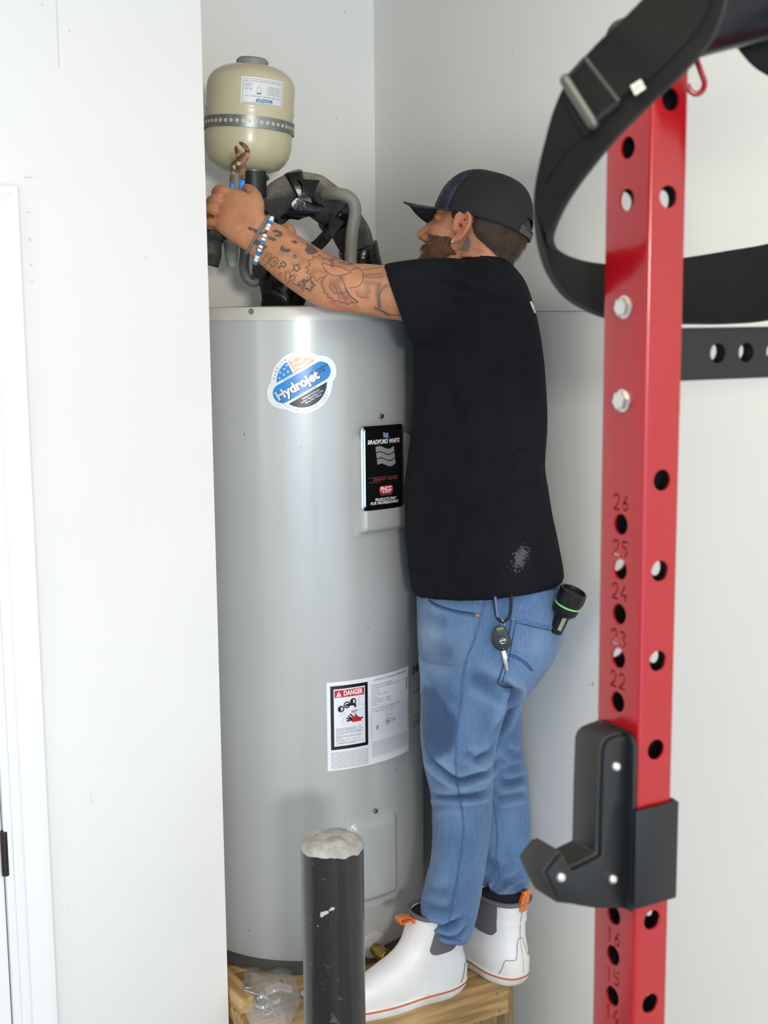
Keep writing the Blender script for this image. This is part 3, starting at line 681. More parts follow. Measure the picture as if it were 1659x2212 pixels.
flat('tank_label_print', g, pm('label_blue', (60, 110, 180), .5), tl)
tk_end = bot
# coupling and elbow below the tank
cp = thing('pipe_coupling', 'black pipe coupling with clear collar under the expansion tank', 'pipe fitting', P(548, 380, YT))
c0 = P(548, 374, YT - .02); c1 = P(549, 425, YT - .02)
dn = (c1 - c0).normalized()
g = tube([c0 - dn * .012, c0 - dn * .002], .0275, 24); g.obj('collar', mat('zinc_collar', (150, 152, 150), .35, .6), cp)
g = tube([c0 - dn * .003, c0 + dn * .002, c0 + dn * .052, c0 + dn * .054], [.028, .0285, .0285, .026], 28)
for k in range(9): q = c0 + dn * (.008 + .004 * k); g.merge(tube([q, q + dn * .0015], .0291, 28))
g.obj('coupling_body', mat('black_plastic', (30, 30, 31), .45), cp)
q = c0 + dn * .004 + Vector((.028, -.004, -.002)); tube([q, q + Vector((.004, -.001, -.010))], .004, 8).obj('coupling_lug', mat('black_plastic', (30, 30, 31), .45), cp)
tube([c0 + dn * .05, c0 + dn * .12, c0 + dn * .12 + Vector((.02, 0, -.03))], .022, 18).obj('nipple', mat('copper_pipe', (150, 96, 66), .35, .8), cp)

# ================================================================== insulated pipes on top of the heater
FOAM = mat('pipe_foam', (58, 58, 57), .85, bump=(240, 1., .006), dust=((158, 154, 142), .45, 1.35), rgb2=(74, 73, 71), nscale=40)
TAPE = mat('black_tape', (12, 12, 13), .22, bump=(11, .8, .012), rgb2=(19, 19, 20), nscale=20)
def crumple(g, amp, sc, seed=0.):
    out = []
    for q in g.v: out.append(q + Vector((noise.noise(q * sc + Vector((seed, 0, 0))), noise.noise(q * sc + Vector((0, seed + 9, 0))), noise.noise(q * sc + Vector((0, 0, seed + 21))))) * amp)
    g.v = out; return g
pipe = thing('hot_water_pipe', 'arched hot water pipe wrapped in dusty foam and black tape over the heater', 'pipe', W(.1, 0, ZT))
path = [(556, 505, 3.06), (572, 470, 3.06), (600, 438, 3.06), (640, 420, 3.07), (682, 424, 3.08), (722, 455, 3.10), (757, 502, 3.12), (779, 555, 3.13), (786, 610, 3.13), (788, 672, 3.13)]
PC = [Vector(q) for q in spline([P(*q) for q in path], 10)]
rad = [.043 + .004 * math.exp(-((i - 34) / 14) ** 2) for i in range(len(PC))]
crumple(tube(PC, rad, 28), .004, 25).obj('foam_sleeve', FOAM, pipe, sharp=80)
def tape(i0, i1, dr, seed, amp=.007):
    c = PC[i0:i1 + 1]; n = len(c); k = 34
    rr = [rad[i0 + i] + dr + (.002 if 0 < i < n - 1 else 0) for i in range(n)]
    g = tube(c, rr, k); return crumple(g, amp, 20, seed).obj('tape_wrap', TAPE, pipe, sharp=80)
for a, b, d, s in ((0, 13, .003, 1.), (27, 33, .005, 4.), (50, 55, .005, 7.), (66, 88, .004, 11.)): tape(a, b, d, s)
# tape flap bridging the arch
e1_ = spline([P(716, 462, 3.04), P(705, 492, 3.03), P(682, 516, 3.03), P(650, 540, 3.04)], 6); e2_ = spline([P(742, 478, 3.03), P(722, 508, 3.02), P(704, 530, 3.02), P(668, 562, 3.03)], 6)
crumple(ribbon(e1_, e2_, .002), .004, 30, 3.).obj('tape_flap', TAPE, pipe)
# tape end crumpled over the top of the bend
e1_ = spline([P(640, 384, 3.02), P(655, 410, 2.995), P(630, 440, 2.995), P(606, 470, 3.01)], 6); e2_ = spline([P(688, 396, 3.02), P(676, 430, 2.99), P(700, 452, 2.995), P(648, 478, 3.01)], 6)
crumple(ribbon(e1_, e2_, .002), .010, 34, 5.).obj('tape_flap', TAPE, pipe)
cold = thing('cold_water_pipe', 'upright cold water pipe wrapped in glossy black tape, behind the tattooed forearm', 'pipe', P(612, 655, 2.98))
cpth = [Vector(q) for q in spline([P(612, 668, 3.0), P(611, 630, 3.0), P(608, 590, 3.0), P(600, 550, 3.02), P(580, 515, 3.05), P(545, 495, 3.06), P(500, 492, 3.06), P(470, 500, 3.06)], 8)]
crumple(tube(cpth[30:], [.030] * len(cpth[30:]), 24), .005, 28, 2.).obj('foam_sleeve', FOAM, cold, sharp=80)
crumple(tube(cpth[:34], [.047] * 22 + [.043, .04, .038, .036, .034, .033, .032, .032, .031, .031, .031, .031][:12], 36), .010, 30, 8.).obj('tape_wrap', TAPE, cold, sharp=80)
# torn foam end below the hand
e_ = [P(455, 488, 2.98), P(458, 520, 2.98), P(456, 545, 2.98), P(452, 572, 2.98)]
g = tube([Vector(q) for q in spline(e_, 6)], .0215, 24); g = crumple(g, .005, 40, 6.); g.obj('torn_foam_end', FOAM, cold, sharp=80)
# flexible conduit
COND = mat('grey_conduit', (142, 140, 130), .5, bump=(90, .2), wave=(60, 1.5, (128, 126, 116), 'Z'))
cd = thing('flexible_conduit', 'thin grey flexible conduit hooked over the right side of the pipe arch', 'conduit', P(757, 600, 2.99))
cc = [Vector(q) for q in spline([P(756, 660, 3.02), P(757, 600, 3.0), P(758, 550, 3.0), P(761, 500, 2.99), P(767, 462, 2.99), P(764, 438, 2.99), P(750, 424, 2.99), P(730, 419, 3.0), P(704, 420, 3.04)], 10)]
rr = [.0138 + .0004 * (i % 2) for i in range(len(cc))]
tube(cc, rr, 18).obj('conduit_hose', COND, cd)
cd2 = thing('drain_tube', 'grey tube curling below the gripping hand beside the nook wall', 'conduit', P(540, 612, 3.0))
cc = [Vector(q) for q in spline([P(530, 510, 3.05), P(529, 545, 3.04), P(527, 575, 3.03), P(532, 598, 3.02), P(546, 609, 3.02), P(562, 604, 3.02), P(574, 590, 3.03)], 8)]
tube(cc, .0115, 16).obj('tube_hose', mat('grey_tube', (120, 118, 112), .5), cd2)
e1_ = spline([P(553, 535, 2.97), P(549, 560, 2.96), P(546, 582, 2.96), P(546, 602, 2.97)], 5); e2_ = spline([P(590, 560, 2.96), P(582, 575, 2.95), P(575, 590, 2.95), P(566, 600, 2.96)], 5)
crumple(ribbon(e1_, e2_, .003), .003, 40, 1.).obj('foam_scrap', FOAM, cd2)
vt = thing('threaded_nipple', 'pale green-grey threaded plastic nipple under the hand', 'pipe fitting', P(500, 570, 3.02))
a_, b_ = P(499, 518, 3.0), P(501, 577, 3.0); dd = (b_ - a_).normalized(); Ln = (b_ - a_).length
pr = [(.0001, 0), (.017, .0)]
for i in range(22): z_ = Ln * .12 + i * Ln * .66 / 22; rq = .0172 - .0045 * i / 22; pr += [(rq, z_), (rq + .0009, z_ + Ln * .012), (rq, z_ + Ln * .024)]
pr += [(.0115, Ln * .82), (.0105, Ln), (.006, Ln)]
lathe(pr, 28, a_, dd).obj('threaded_body', mat('pale_green_plastic', (150, 158, 146), .5), vt, sharp=25)
# ================================================================== stand, post and small things at the bottom
WOOD = mat('pine_board', (190, 158, 110), .65, rgb2=(156, 120, 74), nscale=1., ndetail=5, stretch=(60, 5, 60), rot=ANG, contrast=(.38, .64), bump=(60, .2))
WOODU = mat('pine_along', (188, 154, 104), .62, rgb2=(146, 108, 62), nscale=1., ndetail=5, stretch=(5, 60, 60), rot=ANG, contrast=(.38, .64), bump=(1., .3, .001), bstretch=(9, 130, 130))
WOODD = mat('weathered_post', (140, 116, 78), .7, rgb2=(96, 76, 48), nscale=16, stretch=(4, 4, .5), bump=(50, .3), contrast=(.4, .6))
SF, SR, SL = .495, .267, -.36
stand = thing('wooden_stand', 'low rough timber stand carrying the water heater', 'stand', W(0, .1, 0))
rr_ = random.Random(3)
edges = [(SF - .040, SF), (SF - .185, SF - .043), (SF - .328, SF - .188), (SF - .47, SF - .331), (SF - .615, SF - .474), (SF - .76, SF - .618)]
for i, (b0_, b1_) in enumerate(edges):
    zt_ = STAND - (.0 if i == 0 else .001 + .001 * rr_.random())
    g = ubox(A_L + .006 if b0_ < .29 else A_L + .002, SR - (.006 * rr_.random() if i else 0), max(b0_, B_B + .005), b1_, zt_ - (.088 if i == 0 else .036), zt_)
    g.obj('plank', WOODU, stand, bevel=.003)
for a in (A_L + .05, -.03, SR - .045): ubox(a, a + .088, SF - .132, SF - .044, 0, STAND - .039).obj('post', WOODD, stand, bevel=.003)
ubox(SR - .09, SR - .001, SF - .039, SF - .002, 0, STAND - .0885).obj('post', WOODD, stand, 'weathered corner post', bevel=.003)
for a in (A_L + .05, SR - .045): ubox(a, a + .088, B_B + .02, B_B + .108, 0, STAND - .039).obj('post', WOODD, stand, bevel=.003)
ubox(A_L + .01, A_L + .098, B_B + .02, SF - .05, STAND - .127, STAND - .0385).obj('side_rail', WOODD, stand, bevel=.003)
# loose plank lying at the left against the nook wall
lpk = thing('loose_plank', 'short plank lying at the left of the heater against the wall', 'plank', W(-.3, .1, STAND))
ubox(A_L + .004, A_L + .040, .12, .345, STAND + .0005, STAND + .035).obj('plank_body', WOOD, lpk, bevel=.002)
for px, py in ((1075, 2147), (1079, 2184), (1066, 2196), (1082, 2131)):
    c = on_plane(px, py, W(0, SF), V3); tube([c - V3 * .004, c + V3 * .0012], .0032, 10).obj('nail', SCREW, stand)
# steel bollard
BOL = mat('worn_black_paint', (33, 32, 35), .27, .2, rgb2=(24, 22, 24), nscale=9, stretch=(2, 2, .35), contrast=(.42, .58), bump=(60, .3, .002), bstretch=(1, 1, .2), coat=.3)
nt = BOL.node_tree; N_ = nt.nodes; L_2 = nt.links; bs = N_['Principled BSDF']; prev = bs.inputs['Base Color'].links[0].from_socket
tcn = [n for n in N_ if n.bl_idname == 'ShaderNodeTexCoord'][0]
for sc_, lo, hi, cc_ in ((95, .66, .76, (92, 70, 54)), (32, .70, .76, (84, 74, 68)), (240, .68, .78, (120, 98, 78))):
    n = N_.new('ShaderNodeTexNoise'); n.inputs['Scale'].default_value = sc_; n.inputs['Detail'].default_value = 3; L_2.new(tcn.outputs['Object'], n.inputs['Vector'])
    mr = N_.new('ShaderNodeMapRange'); mr.inputs['From Min'].default_value = lo; mr.inputs['From Max'].default_value = hi; L_2.new(n.outputs['Fac'], mr.inputs['Value'])
    mx = N_.new('ShaderNodeMixRGB'); mx.inputs['Color2'].default_value = (*lin(cc_), 1); L_2.new(prev, mx.inputs['Color1']); L_2.new(mr.outputs[0], mx.inputs['Fac']); prev = mx.outputs['Color']
L_2.new(prev, bs.inputs['Base Color'])
bt = P(717.5, 1818, 2.26); rb = .0571; bz0 = bt.z
bol = thing('bollard', 'concrete-filled black steel bollard standing in front of the heater', 'bollard', (bt.x, bt.y, 0))
lathe([(rb, 0), (rb, bz0 - .008), (rb - .002, bz0 - .006), (rb - .006, bz0 - .006), (rb - .006, bz0 - .03), (.001, bz0 - .03)], 64, (bt.x, bt.y, 0)).obj('steel_pipe', BOL, bol, sharp=30)
g = G(); nr, ns = 14, 56; v = []
for i in range(nr + 1):
    r_ = (rb + .0012) * i / nr
    for k in range(ns):
        a = 2 * PI * k / ns; x, y = r_ * math.cos(a), r_ * math.sin(a)
        hgt = .016 * (1 - (i / nr) ** 2.4) + .004 * noise.noise(Vector((x * 45, y * 45, 3))) + .0022 * noise.noise(Vector((x * 130, y * 130, 1))); v.append(Vector((bt.x + x, bt.y + y, bz0 + .000 + hgt - (.007 + .006 * abs(noise.noise(Vector((math.cos(a) * 2.5, math.sin(a) * 2.5, 5)))) if i == nr else 0))))
g.add(v, grid_faces(nr + 1, ns, True, False)); g.obj('concrete_cap', mat('rough_concrete', (178, 174, 168), .9, rgb2=(146, 143, 138), nscale=40, bump=(140, .6, .004)), bol)
g = G(); r4 = random.Random(5)
for px, py, s in ((700, 1974, .006), (706, 1971, .005), (718, 1962, .005), (713, 1966, .003), (696, 1978, .004), (688, 2000, .0016), (680, 1866, .0012)):
    th = (px - 717) / 67; ph = math.asin(max(-1, min(1, th))); c = P(px, py, 2.26 - rb * math.cos(ph)); z_ = c.z; n_ = 7; pts = []
    base = Vector((bt.x + (rb + .0007) * math.sin(ph), bt.y - (rb + .0007) * math.cos(ph), z_))
    for k in range(n_): a = 2 * PI * k / n_; rr2 = s * (.6 + .6 * r4.random()); p2 = ph + rr2 * math.cos(a) / rb; pts.append(Vector((bt.x + (rb + .0008) * math.sin(p2), bt.y - (rb + .0008) * math.cos(p2), z_ + rr2 * .7 * math.sin(a))))
    g.add(pts, [tuple(range(n_))])
o = g.obj('paint_splash', mat('splash_white', (170, 180, 172), .7), bol, recalc=False); o['kind'] = 'stuff'
# small white cap by the bollard
c = PZ(663, 2150, STAND)
cp_ = lathe([(.0095, .0005), (.0105, .002), (.0105, .006), (.009, .008), (.001, .0085)], 20, c + Vector((-.004, .0, 0))).obj('plastic_cap', mat('milky_cap', (196, 200, 190), .35), None)
tag(cp_, 'tiny milky plastic cap lying on the stand between bag and bollard', 'small cap')
# clear bag with two spring clamps
bc = PZ(588, 2178, STAND)
def bagm():
    m = mat('clear_plastic', (240, 241, 243), .1, alpha=.2, spec=.9, bump=(38, .8, .012)); m.blend_method = 'HASHED' if hasattr(m, 'blend_method') else None; return m
ft = V3; rt_v = U3; upv = Vector((0, 0, 1))
outline = [(526, 2104), (548, 2101), (560, 2108), (578, 2110), (600, 2102), (622, 2105), (640, 2124), (649, 2152), (645, 2178), (634, 2200), (622, 2226), (596, 2236), (566, 2230), (545, 2218), (532, 2196), (524, 2168), (525, 2132)]
v = []; n = len(outline); K = 8; cx, cy = 586, 2168
for side in (0, 1):
    for k in range(K + 1):
        t = k / K
        for i, (x, y) in enumerate(outline):
            px, py = cx + (x - cx) * t, cy + (y - cy) * t; b_ = PZ(px, min(py, 2300), STAND + .003)
            hgt = (0.040 if side else .0) * (1 - t ** 2.2) + .012 * max(0, (2140 - py) / 40) * side
            q = b_ + upv * hgt + Vector((noise.noise(Vector((px * .05, py * .05, side * 7))), noise.noise(Vector((px * .05, py * .05, side * 7 + 3))), .8 * abs(noise.noise(Vector((px * .06, py * .06, side * 7 + 5)))))) * (.010 if side else .002)
            if q.z < STAND + .001: q.z = STAND + .001
            v.append(q)
f = []
for side in (0, 1):
    o_ = side * (K + 1) * n
    for k in range(K):
        for i in range(n): f.append((o_ + k * n + i, o_ + k * n + (i + 1) % n, o_ + (k + 1) * n + (i + 1) % n, o_ + (k + 1) * n + i))
bag = thing('plastic_bag', 'crumpled clear plastic bag of spring clamps lying on the stand', 'bag', bc)
G().add(v, f).obj('bag_film', bagm(), bag, recalc=False, sharp=25)
lbv = [PZ(x, y, STAND + .034) + upv * .012 for x, y in ((572, 2146), (602, 2132), (630, 2140), (632, 2158), (604, 2150), (576, 2164))]
o = G().add(lbv, [(0, 1, 4, 5), (1, 2, 3, 4)]).obj('bag_print_panel', mat('bag_print_white', (232, 228, 230), .4, alpha=.38), bag, recalc=False)
g = G()
for k in range(4):
    a_ = lbv[5].lerp(lbv[0], .25 + .2 * k); b_ = lbv[4].lerp(lbv[1], .25 + .2 * k); c_ = lbv[3].lerp(lbv[2], .25 + .2 * k); w_v = upv * .0003 + Vector((0, .0006, 0))
    g.add([a_ + upv * .001, b_ + upv * .001, b_ + upv * .001 + w_v * 1.5, a_ + upv * .001 + w_v * 1.5], [(0, 1, 2, 3)]); g.add([b_ + upv * .001, b_.lerp(c_, .7) + upv * .001, b_.lerp(c_, .7) + upv * .001 + w_v * 1.5, b_ + upv * .001 + w_v * 1.5], [(0, 1, 2, 3)])
g.obj('bag_print', mat('bag_print_red', (190, 110, 122), .5, alpha=.6), o, recalc=False)
WIRE = mat('bright_wire', (188, 196, 198), .18, 1.)
def clamp(px, py, flip, name, label):
    h_ = STAND + .026; pts = []
    c = PZ(px, py, h_); r_ = .0145
    for k in range(52):
        a = flip * (k / 51 * 3.2 * 2 * PI) + .3; pts.append(c + Vector((r_ * math.cos(a), r_ * .85 * math.sin(a), .0012 * k / 9 + .006 * math.sin(a))))
    d0 = (pts[-1] - pts[-2]).normalized(); d1 = (pts[0] - pts[1]).normalized()
    side = Vector((d0.y, -d0.x, 0)) * flip
    e = pts[-1]; tail = [e + d0 * .018, e + d0 * .036 + Vector((0, 0, .003)), e + d0 * .046 + side * .006, e + d0 * .044 + side * .016, e + d0 * .03 + side * .018]
    s = pts[0]; head = [s + d1 * .03 + side * .014, s + d1 * .042 + side * .01, s + d1 * .042, s + d1 * .03, s + d1 * .014]
    allp = head + pts + tail
    for q in allp: q.z = max(q.z, STAND + .006)
    g = tube([Vector(q) for q in spline(allp, 2)], .0017, 8); o = g.obj(name, WIRE, None, sharp=80); return tag(o, label, 'clamp', 'spring clamps in the plastic bag')
clamp(566, 2168, 1, 'spring_clamp', 'bright wire spring clamp in the clear bag, nearer the wall on the left')
clamp(594, 2156, -1, 'spring_clamp', 'bright wire spring clamp in the clear bag, nearer the bollard')
# ================================================================== power rack at the right, close to the camera
REDM = mat('red_powder_coat', (150, 6, 18), .22, .0, coat=.22, bump=(700, .06, .0005))
BLKM = mat('black_powder_coat', (20, 21, 23), .5, .1, bump=(600, .2, .0005), spec=.4)
BOLT = mat('bright_bolt', (205, 205, 202), .3, .9)
E0 = Vector((.281, 1.4, 0)); AV, BU = .075, .050
rack = thing('power_rack', 'red perforated power rack upright with numbered holes, close at the right', 'rack', E0 + U3 * .025 - V3 * .0375)
zl = lambda py: on_plane(1350 - (py - 400) * .017, py, E0, U3).z
zr = lambda py: on_plane(1447 - (py - 400) * .02, py, E0, V3).z
def rtube(o, ax1, s1, ax2, s2, z0, z1, r, wall=None):
    """rounded square tube (solid block) along z, corner o, sides s1, s2"""
    c = o + ax1 * s1 / 2 + ax2 * s2 / 2; R = rrect(s1 / 2, s2 / 2, r, 5)
    return loft([[c + ax1 * x + ax2 * y + Vector((0, 0, z)) for x, y in R] for z in (z0, z1)])
DIG = {'1': [[(.3, .85), (.5, 1), (.5, 0)]], '2': [[(0, .8), (.12, 1), (.6, 1), (.75, .8), (.7, .55)], [(.6, .42), (0, 0), (.8, 0)]],
       '3': [[(0, .95), (.5, 1), (.72, .8), (.45, .56)], [(.45, .47), (.75, .25), (.5, 0), (0, .05)]], '4': [[(.5, 1), (0, .32), (.8, .32)], [(.6, .22), (.6, 0)]],
       '5': [[(.75, 1), (.1, 1), (.05, .58)], [(.15, .58), (.55, .6), (.75, .32), (.5, 0), (0, .04)]],
       '6': [[(.6, 1), (.2, .6), (.03, .3)], [(.1, .12), (.35, 0), (.68, .12), (.72, .4), (.45, .55), (.2, .45)]]}
def upright():
    z0, z1 = 0, zl(104)
    body = rtube(E0, U3, BU, -V3, AV, z0, z1, .004)
    me = body.mesh('upright', smooth=False); o = bpy.data.objects.new('upright_tmp', me); COL.objects.link(o)
    cut = G(); cut.merge(rtube(E0 + U3 * .0025 - V3 * .0025, U3, BU - .005, -V3, AV - .005, z0 - .01, z1 - .003, .0025))
    cs = []
    def cutter(g):
        m2 = g.mesh('cut', smooth=False); c = bpy.data.objects.new('cut', m2); COL.objects.link(c); cs.append(c)
    cutter(cut)
    hol = G()
    L = [320, 432, 1132, 1225, 1325, 1418, 1515, 1975, 2062, 2150]
    zs = [zl(p) for p in L]; step = (zs[2] - zs[6]) / 4
    for k in range(5): zs[2 + k] = zs[2] - k * step
    zz = zs[-1]
    extra = [zs[6] - step * k for k in range(1, 30) if zs[6] - step * k > .05 and min(abs(zs[6] - step * k - q) for q in zs) > .03 and not (zl(1975) + .01 < zs[6] - step * k < zl(1560))]
    ml = E0 - V3 * (AV / 2)
    for z in zs + extra: hol.merge(tube([ml - U3 * .02 + Vector((0, 0, z)), ml + U3 * (BU + .02) + Vector((0, 0, z))], .0118, 28))
    cutter(hol)
    h2 = G(); R_ = [zr(p) for p in (215, 425, 1037, 1233, 1427, 1618, 1985, 2165)]; R_ += [R_[-1] - .1 * k for k in range(1, 5)]
    for z in R_: h2.merge(tube([E0 + U3 * BU / 2 + V3 * .02 + Vector((0, 0, z)), E0 + U3 * BU / 2 - V3 * (AV + .02) + Vector((0, 0, z))], .0118, 28))
    cutter(h2)
    nb = G(); hh, ww, tk_ = .0165, .0115, .0021
    for txt, py in (('26', 1085), ('25', 1184), ('24', 1278), ('23', 1377), ('22', 1468), ('16', 2022), ('15', 2107), ('14', 2188)):
        zc = zl(py)
        for i, ch in enumerate(txt):
            for st in DIG[ch]:
                for (x0, y0), (x1, y1) in zip(st, st[1:]):
                    a = ml + V3 * ((-.0125 if i == 0 else .0025) + x0 * ww) + Vector((0, 0, zc + (y0 - .5) * hh)); b = ml + V3 * ((-.0125 if i == 0 else .0025) + x1 * ww) + Vector((0, 0, zc + (y1 - .5) * hh))
                    d = (b - a).normalized(); m = (a + b) / 2; nb.merge(box(m + U3 * .0005, .008, tk_, (b - a).length + tk_ * .8, (U3, U3.cross(d), d)))
    for c in cs:
        md = o.modifiers.new('b', 'BOOLEAN'); md.operation = 'DIFFERENCE'; md.solver = 'EXACT'; md.object = c; md.use_self = False
    me2 = evaluated(o)
    for c in cs: bpy.data.objects.remove(c)
    bpy.data.objects.remove(o)
    o = bpy.data.objects.new('upright_tmp', me2); COL.objects.link(o)
    c = bpy.data.objects.new('cut', nb.mesh('cut', smooth=False)); COL.objects.link(c)
    md = o.modifiers.new('b', 'BOOLEAN'); md.operation = 'DIFFERENCE'; md.solver = 'EXACT'; md.object = c; md.use_self = True
    me3 = evaluated(o); bpy.data.objects.remove(c); bpy.data.objects.remove(o)
    me3.polygons.foreach_set('use_smooth', [True] * len(me3.polygons)); me3.set_sharp_from_angle(angle=math.radians(30)); me3.materials.clear(); me3.name = 'upright'
    bare = mat('bare_dark_steel', (26, 24, 24), .6, .2)
    for p in me3.polygons:      # inside of the tube is unpainted
        d = p.center - E0; uu, vv = d.dot(U3), -d.dot(V3)
        p.material_index = 1 if .0015 < uu < BU - .0015 and .0015 < vv < AV - .0015 else 0
    return link_mesh('upright', me3, [REDM, bare], rack)
upright()
for py in (663, 865):
    c = E0 - V3 * (AV / 2) + Vector((0, 0, zl(py)))
    hx_ = [(.0105 * math.cos(k * PI / 3 + .2), .0105 * math.sin(k * PI / 3 + .2)) for k in range(6)]
    g = loft([[c - U3 * d + V3 * x * s + Vector((0, 0, y * s)) for x, y in hx_] for d, s in ((0, 1), (.007, 1), (.008, .85))]); g.merge(tube([c + U3 * .002, c - U3 * .0015], .0125, 20))
    g.obj('bolt', BOLT, rack, sharp=25)
# black cross beam with holes going right
cb = E0 + U3 * BU - V3 * .012
zt, zb = on_plane(1487, 709, cb, V3).z, on_plane(1487, 823, cb, V3).z
body = box(cb + U3 * .33 - V3 * .03 + Vector((0, 0, (zt + zb) / 2)), .66, .06, zt - zb, UVZ)
o = bpy.data.objects.new('t', body.mesh('t', smooth=False, bevel=.004)); COL.objects.link(o)
h = G(); inn = box(cb + U3 * .33 - V3 * .03 + Vector((0, 0, (zt + zb) / 2)), .68, .055, zt - zb - .005, UVZ)
c0 = on_plane(1551, 763, cb, V3); c1_ = on_plane(1612, 762, cb, V3); du = (c1_ - c0).dot(U3)
for k in range(0, 11): q = c0 + U3 * du * k; h.merge(tube([q + V3 * .02, q - V3 * .1], .0112, 24))
cs = [bpy.data.objects.new('c', q.mesh('c', smooth=False)) for q in (inn, h)]
for c in cs:
    COL.objects.link(c); md = o.modifiers.new('b', 'BOOLEAN'); md.operation = 'DIFFERENCE'; md.solver = 'EXACT'; md.object = c
me = evaluated(o)
for c in cs: bpy.data.objects.remove(c)
bpy.data.objects.remove(o); me.materials.clear(); link_mesh('cross_beam', me, BLKM, rack, 'black perforated cross beam')
box(E0 + U3 * (BU + .002) - V3 * .036 + Vector((0, 0, (zt + zb) / 2 - .012)), .004, .06, zt - zb + .05, UVZ).obj('bracket_plate', REDM, rack, bevel=.001)
# round bar on top, coming towards the camera
pb = E0 + U3 * .025 - V3 * .0375; bz = P(1530, 48, 1.36).z
tube([pb - V3 * .036 + Vector((0, 0, bz)), pb + V3 * .75 + Vector((0, 0, bz))], .030, 40).obj('pull_up_bar', mat('dark_bar', (38, 40, 46), .3, .5), rack, 'dark round bar', smooth=True)
# red wire loop on the far side
lp_ = [P(*q) for q in ((1484, 182, 1.45), (1492, 197, 1.45), (1504, 203, 1.45), (1517, 196, 1.45), (1522, 180, 1.45), (1516, 160, 1.45), (1498, 112, 1.45), (1492, 95, 1.45), (1480, 95, 1.45))]
tube([Vector(q) for q in spline(lp_, 6)], .0031, 10).obj('wire_loop', REDM, rack)

# ---- hook for the bar (sandwich of plates)
jc = thing('j_cup', 'black bar-catch hook with three bright bolts clamped on the red upright', 'hook', E0 - U3 * .05 + Vector((0, 0, .98)))
PLN = E0 - V3 * .010
out = [(1356, 1592), (1338, 1591), (1322, 1597), (1312, 1607), (1307, 1622), (1303, 1730), (1300, 1851), (1268, 1867), (1236, 1882), (1224, 1864), (1214, 1847), (1183, 1887), (1198, 1918), (1213, 1948), (1250, 1956), (1287, 1962), (1356, 1962)]
near = [on_plane(x, y, PLN, V3) for x, y in out]
cz = sum((q for q in near), Vector()) / len(near)
LF = E0.dot(U3)
def clampu(q): 
    d = q.dot(U3) - (LF - .004)
    return q - U3 * d if d > 0 else q
near = [clampu(q) for q in near]
PLT = mat('matte_black_plate', (22, 23, 26), .45, .2, bump=(500, .2, .0005)); UH = mat('black_uhmw_liner', (26, 26, 24), .5)
prism(near, -V3, .006).obj('hook_plate', PLT, jc, bevel=.0012)
far = [q - V3 * .049 for q in near]; prism(far, -V3, .006).obj('hook_plate', PLT, jc, bevel=.0012)
ctr = Vector(near[8]); lin_ = []
for i, q in enumerate(near):
    lin_.append(q - V3 * .0062)
up_ = Vector((0, 0, .0035))
off = {0: (0, 1), 1: (0, 1), 2: (-.6, .8), 3: (-.8, .6), 4: (-1, .2), 5: (-1, 0), 6: (-.8, .6), 7: (-.4, .9), 8: (.2, 1), 9: (.8, .6), 10: (0, 1), 11: (-1, .2), 12: (-.9, -.4), 13: (-.5, -.8), 14: (0, -.4), 15: (0, 0), 16: (0, 0)}
lin_ = [q + U3 * off[i][0] * .004 + Vector((0, 0, off[i][1] * .004)) for i, q in enumerate(lin_)]
prism(lin_, -V3, .0426).obj('hook_liner', UH, jc, bevel=.002)
# wrap: plate on the left face and plate round the near face
T = .006
lt_, lb_ = on_plane(1332, 1566, E0 - U3 * .001, U3).z, on_plane(1326, 1942, E0 - U3 * .001, U3).z
g = []
bk = [(0.000, lb_), (-.0762, lb_), (-.0762, lt_ - .012), (-.070, lt_ - .003), (-.060, lt_), (-.016, lt_), (-.006, lt_ - .003), (0.000, lt_ - .014)]
prism([E0 - U3 * .0005 + V3 * (v) + Vector((0, 0, z)) for v, z in bk], -U3, T).obj('back_plate', PLT, jc, bevel=.001)
rt_, rb_ = on_plane(1420, 1741, E0 + V3 * .006, V3).z, on_plane(1413, 1954, E0 + V3 * .006, V3).z
prism([E0 + V3 * .0006 + U3 * u_ + Vector((0, 0, z)) for u_, z in ((-.0065, rb_), (BU + .006, rb_), (BU + .006, rt_), (-.0065, rt_))], V3, T).obj('side_plate', PLT, jc, bevel=.0025)
ubx = E0 + U3 * (BU + .0035) - V3 * .0375
box(ubx + Vector((0, 0, (rt_ + rb_) / 2)), .005, .075, rt_ - rb_, UVZ).obj('far_plate', PLT, jc, bevel=.001)
for px, py in ((1329, 1655), (1210, 1894), (1322, 1898)):
    c = on_plane(px, py, PLN, V3)
    g = lathe([(.0058, 0), (.0058, .002), (.0048, .0045), (.003, .0055), (.0012, .0056), (.0001, .004)], 20, c, V3); g.obj('bolt', BOLT, jc)

